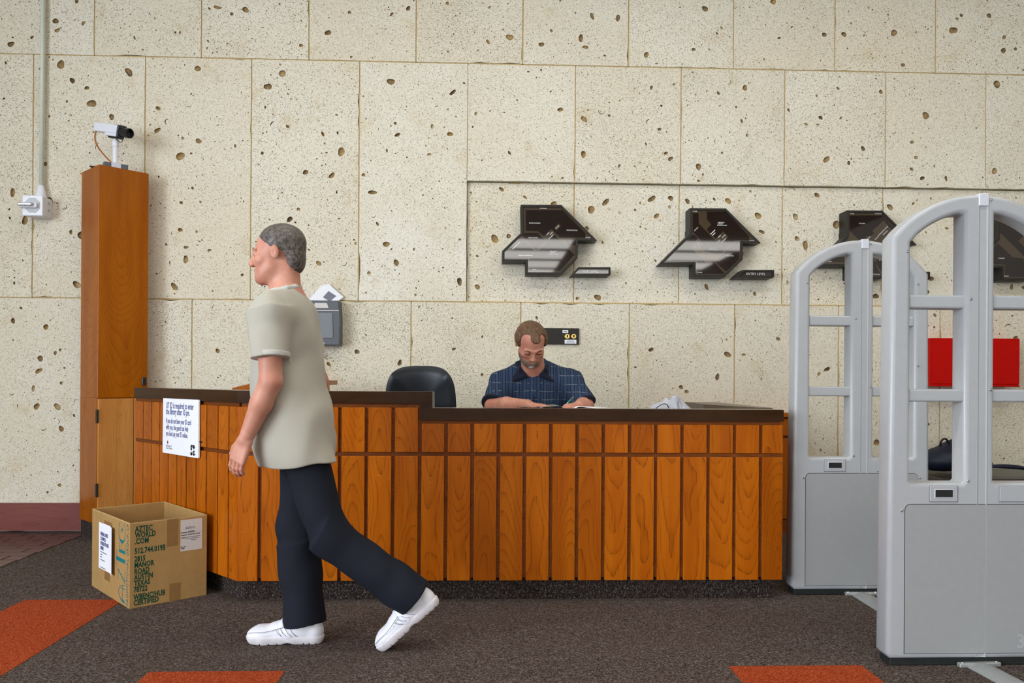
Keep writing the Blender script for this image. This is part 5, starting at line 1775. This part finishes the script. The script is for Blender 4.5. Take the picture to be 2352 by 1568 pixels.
mx0, mxs, mx1 = at(1181, 934, MY0).x, at(1308, 934, MY0).x, at(1434, 934, MY0).x
M_NEWS = plain('grey_newsprint', (0.215, 0.215, 0.195), 0.6, 0.3, grain=0.12, gscale=40)
leaf('left_pages', curve_prof(mx0, mxs, [0.042, 0.044, 0.046, 0.056, 0.060, 0.034]), M_NEWS, droop=0.0)
leaf('left_under_page', curve_prof(mx0 + 0.004, mxs, [0.018, 0.022, 0.026, 0.040, 0.042, 0.018]), M_BLACK)
leaf('right_page', curve_prof(mxs, mx1 - 0.03, [0.034, 0.056, 0.052, 0.048, 0.045, 0.041]), M_PAPER)
leaf('right_page', curve_prof(mxs, mx1 - 0.01, [0.028, 0.046, 0.040, 0.040, 0.038, 0.036]), M_PAPER)
leaf('right_page', curve_prof(mxs + 0.004, mx1 - 0.05, [0.016, 0.030, 0.032, 0.030, 0.030, 0.030]), M_NEWS)
leaf('back_cover', curve_prof(mxs, mx1, [0.002, 0.012, 0.020, 0.026, 0.030, 0.033]), M_BLACK)
text('headline', 'LIFE&ARTS', 0.060, M_BLK, mag, T(mx0 + 0.018, MY0 + 0.010, WORK + 0.0475) @ Matrix.Rotation(R_(2.5), 4, 'X'), sx=0.44, off=0.002, ext=0.0008)

# ------------------------------------------------------------------ crumpled grey cloth with a cord
hx0, hx1 = at(1491, 930, 4.2).x, at(1591, 930, 4.2).x
hz = at(1552, 907, 4.2).z
hwid = hx1 - hx0
cl = thing('crumpled_cloth', 'crumpled pale grey cloth with a thin black cord on the lower counter', 'cloth', ((hx0 + hx1) / 2, 4.2, WORK))
cs_ = Sdf()
P_ = lambda t, h, y=4.2: np.array((hx0 + hwid * t, y, WORK + (hz - WORK) * h))
cs_.cap(P_(0.14, 0.35), P_(0.36, 0.42), 0.030, 0.034, 0.02)
cs_.cap(P_(0.12, 0.22, 4.17), P_(0.42, 0.2, 4.17), 0.028, 0.03, 0.02)
cs_.cap(P_(0.40, 0.70, 4.21), P_(0.47, 0.25, 4.2), 0.022, 0.034, 0.012)
cs_.cap(P_(0.58, 0.80, 4.19), P_(0.60, 0.2, 4.18), 0.022, 0.036, 0.012)
cs_.cap(P_(0.70, 0.70, 4.22), P_(0.80, 0.25, 4.2), 0.020, 0.036, 0.012)
cs_.cap(P_(0.78, 0.42, 4.21), P_(0.93, 0.16, 4.2), 0.020, 0.018, 0.012)
cs_.cap(P_(0.5, 0.3, 4.27), P_(0.7, 0.3, 4.27), 0.05, 0.045, 0.02)
cs_.ell(P_(0.655, 0.52, 4.145), (0.011, 0.030, 0.036), 0.008, '-')
cs_.cap(P_(0.43, 0.45, 4.155), P_(0.55, 0.25, 4.15), 0.006, k=0.012, op='-')
cs_.cap(P_(0.20, 0.30, 4.14), P_(0.42, 0.12, 4.14), 0.005, k=0.012, op='-')
cs_.cut((0, 0, WORK + 0.001), (0, 0, -1))
soft('cloth', cs_, 0.0028, knit('pale_grey_fleece', (0.33, 0.33, 0.36), (0.45, 0.45, 0.49)), cl, waves(0.0024, 75, 0.8))
tube('cord', bez(P_(-0.02, 0.22, 4.14), P_(0.12, 0.48, 4.10), P_(0.30, 0.85, 4.12), P_(0.39, 0.42, 4.14), 16), 0.0022, M_BLACK, cl, n=6)

# ------------------------------------------------------------------ navy backpack on the bench
bp = thing('backpack', 'navy blue backpack lying on the dark bench behind the front gate', 'backpack', (3.35, 5.42, BZ))
b0 = at(2121, 1045, 5.4).x
bs = Sdf()
bs.ell((b0 + 0.20, 5.44, BZ + 0.110), (0.20, 0.150, 0.088), 0.04, '+', basis((0, -1, 0), (-0.20, 0, 1)))
bs.ell((b0 + 0.32, 5.44, BZ + 0.140), (0.15, 0.14, 0.105), 0.06)
bs.ell((b0 + 0.38, 5.46, BZ + 0.06), (0.13, 0.14, 0.065), 0.05)
bs.ell((b0 + 0.27, 5.30, BZ + 0.105), (0.12, 0.045, 0.060), 0.015)
bs.cap((b0 + 0.10, 5.305, BZ + 0.150), (b0 + 0.40, 5.290, BZ + 0.180), 0.007, k=0.006, op='-')
bs.cut((0, 0, BZ + 0.002), (0, 0, -1))
soft('bag_body', bs, 0.005, M_NAVY, bp, waves(0.004, 28, 1.2))
tube('carry_handle', bez((b0 + 0.13, 5.42, BZ + 0.19), (b0 + 0.12, 5.40, BZ + 0.255), (b0 + 0.17, 5.40, BZ + 0.265), (b0 + 0.19, 5.42, BZ + 0.20), 12), 0.007, M_BLACK, bp, n=8)
tube('shoulder_strap', bez((b0 + 0.20, 5.40, BZ + 0.225), (b0 + 0.30, 5.36, BZ + 0.28), (b0 + 0.36, 5.36, BZ + 0.28), (b0 + 0.42, 5.38, BZ + 0.18), 14), 0.014, M_BLACK, bp, n=8)
bx('orange_tag', (b0 + 0.285, b0 + 0.345), (5.31, 5.325), (BZ + 0.190, BZ + 0.218), plain('orange_leather', (0.45, 0.13, 0.03), 0.6), bp, bev=0.002)
tube('zip_pull', bez((b0 + 0.18, 5.27, BZ + 0.15), (b0 + 0.22, 5.255, BZ + 0.17), (b0 + 0.27, 5.25, BZ + 0.14), (b0 + 0.32, 5.26, BZ + 0.15), 8), 0.004, M_BLACK, bp, n=6)
for i, (xa_, xb_, hh) in enumerate([(0.42, 0.92, 0.045), (0.46, 1.0, 0.03), (0.44, 0.84, 0.055)]):
    tube('webbing_strap', bez((b0 + xa_, 5.36 + 0.03 * i, BZ + 0.05), (b0 + xa_ + 0.12, 5.30, BZ + hh + 0.03), (b0 + xb_ - 0.1, 5.34 + 0.05 * i, BZ + hh - 0.01), (b0 + xb_, 5.30 + 0.06 * i, BZ + 0.012), 14), 0.008, M_NAVY, bp, n=7)
bx('buckle', (b0 + 0.74, b0 + 0.80), (5.28, 5.32), (BZ + 0.012, BZ + 0.035), M_BLACK, bp, bev=0.004)

# ------------------------------------------------------------------ the walking man
walk = thing('person', 'walking man in a pale khaki polo shirt, dark trousers and white sneakers passing the desk', 'person', (-0.78, 3.29, 0))
wy = 3.285
wc = np.array((-0.842, wy, 1.606))
WB = basis((-1.0, -0.02, -0.10), (-0.08, 0, 1.0))
wb = Sdf()
wg = head(wb, wc, WB, 0.985)
wb.cap((-0.806, wy, 1.40), (-0.806, wy, 1.545), 0.064, 0.054, 0.03)
wb.chain([(-0.80, wy, 1.36), (-0.785, wy, 1.15), (-0.765, wy, 0.90)], [0.10, 0.11, 0.11], 0.05)
lsh, lel, lwr = np.array((-0.822, wy - 0.185, 1.355)), np.array((-0.806, wy - 0.225, 1.085)), np.array((-0.905, wy - 0.205, 0.862))
rsh, rel, rwr = np.array((-0.795, wy + 0.185, 1.355)), np.array((-0.720, wy + 0.225, 1.085)), np.array((-0.735, wy + 0.225, 0.845))
wb.cap((-0.80, wy, 1.33), lsh, 0.075, 0.058, 0.04).cap((-0.79, wy, 1.33), rsh, 0.075, 0.058, 0.04)
for sh, el, wr in ((lsh, lel, lwr), (rsh, rel, rwr)):
    wb.cap(sh, el, 0.054, 0.042, 0.02)
    mid = el * 0.62 + wr * 0.38
    wb.cap(el, mid, 0.043, 0.041, 0.015).cap(mid, wr, 0.041, 0.027, 0.015)
hand(wb, lwr, lwr - lel + np.array((-0.01, 0, -0.05)), (0.45, 1.0, 0.0), (-1, 0.3, 0), 0.34, 1.02)
hand(wb, rwr, rwr - rel + np.array((-0.02, 0, -0.05)), (0.25, -1.0, 0.0), (-1, -0.3, 0), 0.34, 1.02)
rhip, rkn, ran = np.array((-0.755, wy + 0.085, 0.90)), np.array((-0.766, wy + 0.070, 0.475)), np.array((-0.738, wy + 0.052, 0.105))
lhip, lkn, lan = np.array((-0.745, wy - 0.085, 0.90)), np.array((-0.610, wy - 0.075, 0.470)), np.array((-0.265, wy - 0.045, 0.205))
for hip, kn, an in ((rhip, rkn, ran), (lhip, lkn, lan)):
    wb.cap(hip, kn, 0.07, 0.05, 0.03).cap(kn, an, 0.05, 0.035, 0.02)
soft('body', wb, 0.0032, M_SKIN, walk)
whr = Sdf()
E2 = lambda S, p, r, k, op='+': S.ell(wg(*p), np.array(r), k, op, WB)
E2(whr, (0, 0.024, 0.039), (0.0785, 0.0965, 0.082), 0.01)
E2(whr, (0, 0.070, -0.030), (0.062, 0.042, 0.062), 0.03)
E2(whr, (0, -0.122, -0.045), (0.100, 0.112, 0.118), 0.014, '-')
E2(whr, (-0.082, 0.000, -0.020), (0.022, 0.028, 0.034), 0.008, '-')
E2(whr, (0.082, 0.000, -0.020), (0.022, 0.028, 0.034), 0.008, '-')
E2(whr, (0, -0.005, 0.0), (0.070, 0.088, 0.090), 0.008, '-')
soft('hair', whr, 0.0030, M_GREYHAIR, walk, waves(0.0008, 150))
M_EYE = plain('eye_white', (0.62, 0.60, 0.57), 0.15, 0.5, grain=0.02)
M_IRIS = plain('dark_iris', (0.03, 0.02, 0.014), 0.15, 0.5)
for s in (-1, 1):
    ey = soft('eye', Sdf().ell(wg(s * 0.031, -0.0800, 0.0), np.array((0.0125, 0.0125, 0.0065)), 0.01, '+', WB), 0.0016, M_EYE, walk)
    ey2 = soft('iris', Sdf().ell(wg(s * 0.031, -0.0885, 0.0), np.array((0.0050, 0.0045, 0.0050)), 0.01, '+', WB), 0.0012, M_IRIS, ey)
    tube('eyebrow', [tuple(wg(s * 0.012, -0.0860, 0.0180)), tuple(wg(s * 0.028, -0.0885, 0.0215)), tuple(wg(s * 0.047, -0.0795, 0.0190))], [0.0030, 0.0036, 0.0018], M_GREYHAIR, walk, n=7)
lipW = Sdf()
lipW.cap(wg(-0.017, -0.0925, -0.0660), wg(0.017, -0.0925, -0.0660), 0.0042, k=0.003)
lipW.cap(wg(-0.014, -0.0920, -0.0775), wg(0.014, -0.0920, -0.0775), 0.0048, k=0.003)
soft('lips', lipW, 0.0016, M_LIP, walk)
wsh = Sdf()
wsh.ell((-0.800, wy, 1.235), (0.135, 0.185, 0.190), 0.05)
wsh.ell((-0.792, wy, 1.020), (0.150, 0.175, 0.200), 0.07)
wsh.ell((-0.765, wy, 0.86), (0.160, 0.198, 0.24), 0.07)
wsh.cap((-0.808, wy - 0.095, 1.375), (-0.804, wy + 0.095, 1.375), 0.072, k=0.05)
wsh.cap((-0.812, wy, 1.37), (-0.816, wy, 1.43), 0.080, 0.070, 0.05)
for sh, el in ((lsh, lel), (rsh, rel)):
    wsh.cap((-0.80, wy, 1.335), sh, 0.090, 0.074, 0.05)
    end = sh + (el - sh) * 0.66
    wsh.cone(sh, end, 0.073, 0.071, 0.035)
for hip_, kn_ in ((lhip, lkn), (rhip, rkn)):
    wsh.cap(hip_, hip_ + (kn_ - hip_) * 0.5, 0.106, 0.116, 0.06)
wsh.cut((-0.80, wy, 0.750), (0.10, 0, -1), 0.004)
wsh.cut((-0.825, wy, 1.443), (-0.35, 0, 1), 0.004)
soft('polo_shirt', wsh, 0.0042, M_POLO, walk, waves(0.0075, 22, 0.6))
for sh, el in ((lsh, lel), (rsh, rel)):
    ax = (el - sh) / np.linalg.norm(el - sh)
    e0 = sh + (el - sh) * 0.60
    soft('sleeve_cuff', Sdf().cone(e0, e0 + ax * 0.020, 0.0745, 0.0740, 0.002), 0.0036, M_POLO2, walk)
wcol = Sdf()
n_ = 12
ring_ = [np.array((-0.818 + 0.070 * math.cos(2 * math.pi * i / n_) - 0.004, wy + 0.074 * math.sin(2 * math.pi * i / n_), 1.447 + 0.022 * math.cos(2 * math.pi * i / n_))) for i in range(n_ + 1)]
wcol.chain(ring_, [0.011] * (n_ + 1), 0.008)
for s in (-1, 1):
    for i in range(5):
        a = math.pi + s * (0.25 + 0.28 * i)
        p = np.array((-0.822 + 0.074 * math.cos(a), wy + 0.078 * math.sin(a), 1.450 + 0.022 * math.cos(a)))
        q = np.array((-0.822 + 0.102 * math.cos(a), wy + 0.100 * math.sin(a), 1.405 + 0.022 * math.cos(a)))
        wcol.cap(p, q, 0.009, 0.006, 0.014)
soft('collar', wcol, 0.0034, M_POLO2, walk)
wt = Sdf()
wt.ell((-0.760, wy, 0.875), (0.122, 0.150, 0.12), 0.06)
wt.cap(rhip, rkn, 0.088, 0.078, 0.05)
wt.cap(rkn, (rkn + ran) / 2, 0.077, 0.079, 0.05)
wt.cone(rkn + np.array((0, 0, -0.08)), ran + np.array((0.008, 0, -0.026)), 0.074, 0.087, 0.05)
wt.cap(lhip, lkn, 0.088, 0.080, 0.05)
ldir = (lan - lkn) / np.linalg.norm(lan - lkn)
wt.cone(lkn - ldir * 0.02, lan - ldir * 0.005, 0.079, 0.086, 0.05)
soft('trousers', wt, 0.0042, M_TROUSER, walk, waves(0.0050, 21, 2.0))


def sneaker(MM):
    """toe towards -x, ankle over the origin, ground at z=0"""
    A = np.array(MM)
    g = lambda x, y, z: A[:3, :3] @ np.array((x, y, z)) + A[:3, 3]
    RR = A[:3, :3]
    u = Sdf()
    u.cap(g(0.048, 0, 0.050), g(-0.05, 0, 0.046), 0.036, 0.040, 0.02)
    u.cap(g(-0.05, 0, 0.044), g(-0.165, 0.004, 0.038), 0.042, 0.036, 0.02)
    u.ell(g(-0.165, 0.004, 0.036), (0.062, 0.048, 0.034), 0.02, '+', RR)
    u.cap(g(0.052, 0, 0.05), g(0.056, 0, 0.095), 0.032, 0.024, 0.02)
    u.cap(g(0.0, 0, 0.07), g(-0.012, 0, 0.105), 0.043, 0.040, 0.02)
    u.cap(g(-0.02, 0, 0.085), g(-0.10, 0, 0.066), 0.030, 0.020, 0.03)
    u.cut(g(0, 0, 0.022), RR @ np.array((0, 0, -1.0)), 0.002)
    up_ = soft('shoe', u, 0.0032, M_SHOE, walk)
    so = Sdf()
    for a, b, ra, rb in (((0.050, 0, 0.03), (-0.04, 0, 0.03), 0.041, 0.040), ((-0.04, 0, 0.03), (-0.155, 0.004, 0.03), 0.040, 0.049), ((-0.155, 0.004, 0.03), (-0.185, 0.004, 0.032), 0.049, 0.045)):
        so.cap(g(*a), g(*b), ra, rb, 0.01)
    so.cut(g(0, 0, 0.0), RR @ np.array((0, 0, -1.0)), 0.004)
    so.cut(g(0, 0, 0.034), RR @ np.array((0, 0, 1.0)), 0.003)
    so.ell(g(-0.052, 0, -0.004), (0.022, 0.08, 0.012), 0.008, '-', RR)
    for x in (0.062, 0.036, 0.012, -0.095, -0.130, -0.165):
        so.ell(g(x, 0, 0.001), (0.0018, 0.08, 0.009), 0.002, '-', RR)
    soft('sole', so, 0.0030, M_SOLE, up_)
    for k in range(4):
        x, z = -0.062 - 0.017 * k, 0.101 - 0.009 * k
        tube('lace', bez(g(x + 0.004, -0.034, z - 0.020), g(x, -0.020, z + 0.014), g(x - 0.006, 0.016, z + 0.014), g(x - 0.010, 0.034, z - 0.020), 10), 0.0036, M_PAPER, up_, n=6)
    for s in (-1, 1):
        tube('seam', [g(-0.212, s * 0.030, 0.050), g(-0.185, s * 0.0430, 0.056), g(-0.150, s * 0.0468, 0.057), g(-0.115, s * 0.0440, 0.064), g(-0.07, s * 0.0425, 0.076)], 0.0013, M_STITCH, up_, n=5)
        for k in range(4):
            x = -0.040 - 0.020 * k
            tube('seam', [g(x, s * 0.0425, 0.070), g(x + 0.010, s * 0.0455, 0.054), g(x + 0.026, s * 0.0450, 0.040)], 0.0012, M_STITCH, up_, n=5)


sneaker(T(-0.742, wy + 0.050, 0.0))
toe = Vector((-0.385, wy - 0.045, 0.0))
ta = R_(41)
RM = Matrix.Rotation(-ta, 4, 'Y')
tip = RM @ Vector((-0.212, 0, 0.004))
low = min((RM @ Vector(p)).z for p in [(-0.228, 0, 0.022), (-0.215, 0, 0.008), (-0.19, 0, 0.0)])
sneaker(T(toe.x - (RM @ Vector((-0.205, 0, 0.0))).x, toe.y, -low + 0.001) @ RM)

flush_pending()
bpy.context.view_layer.update()
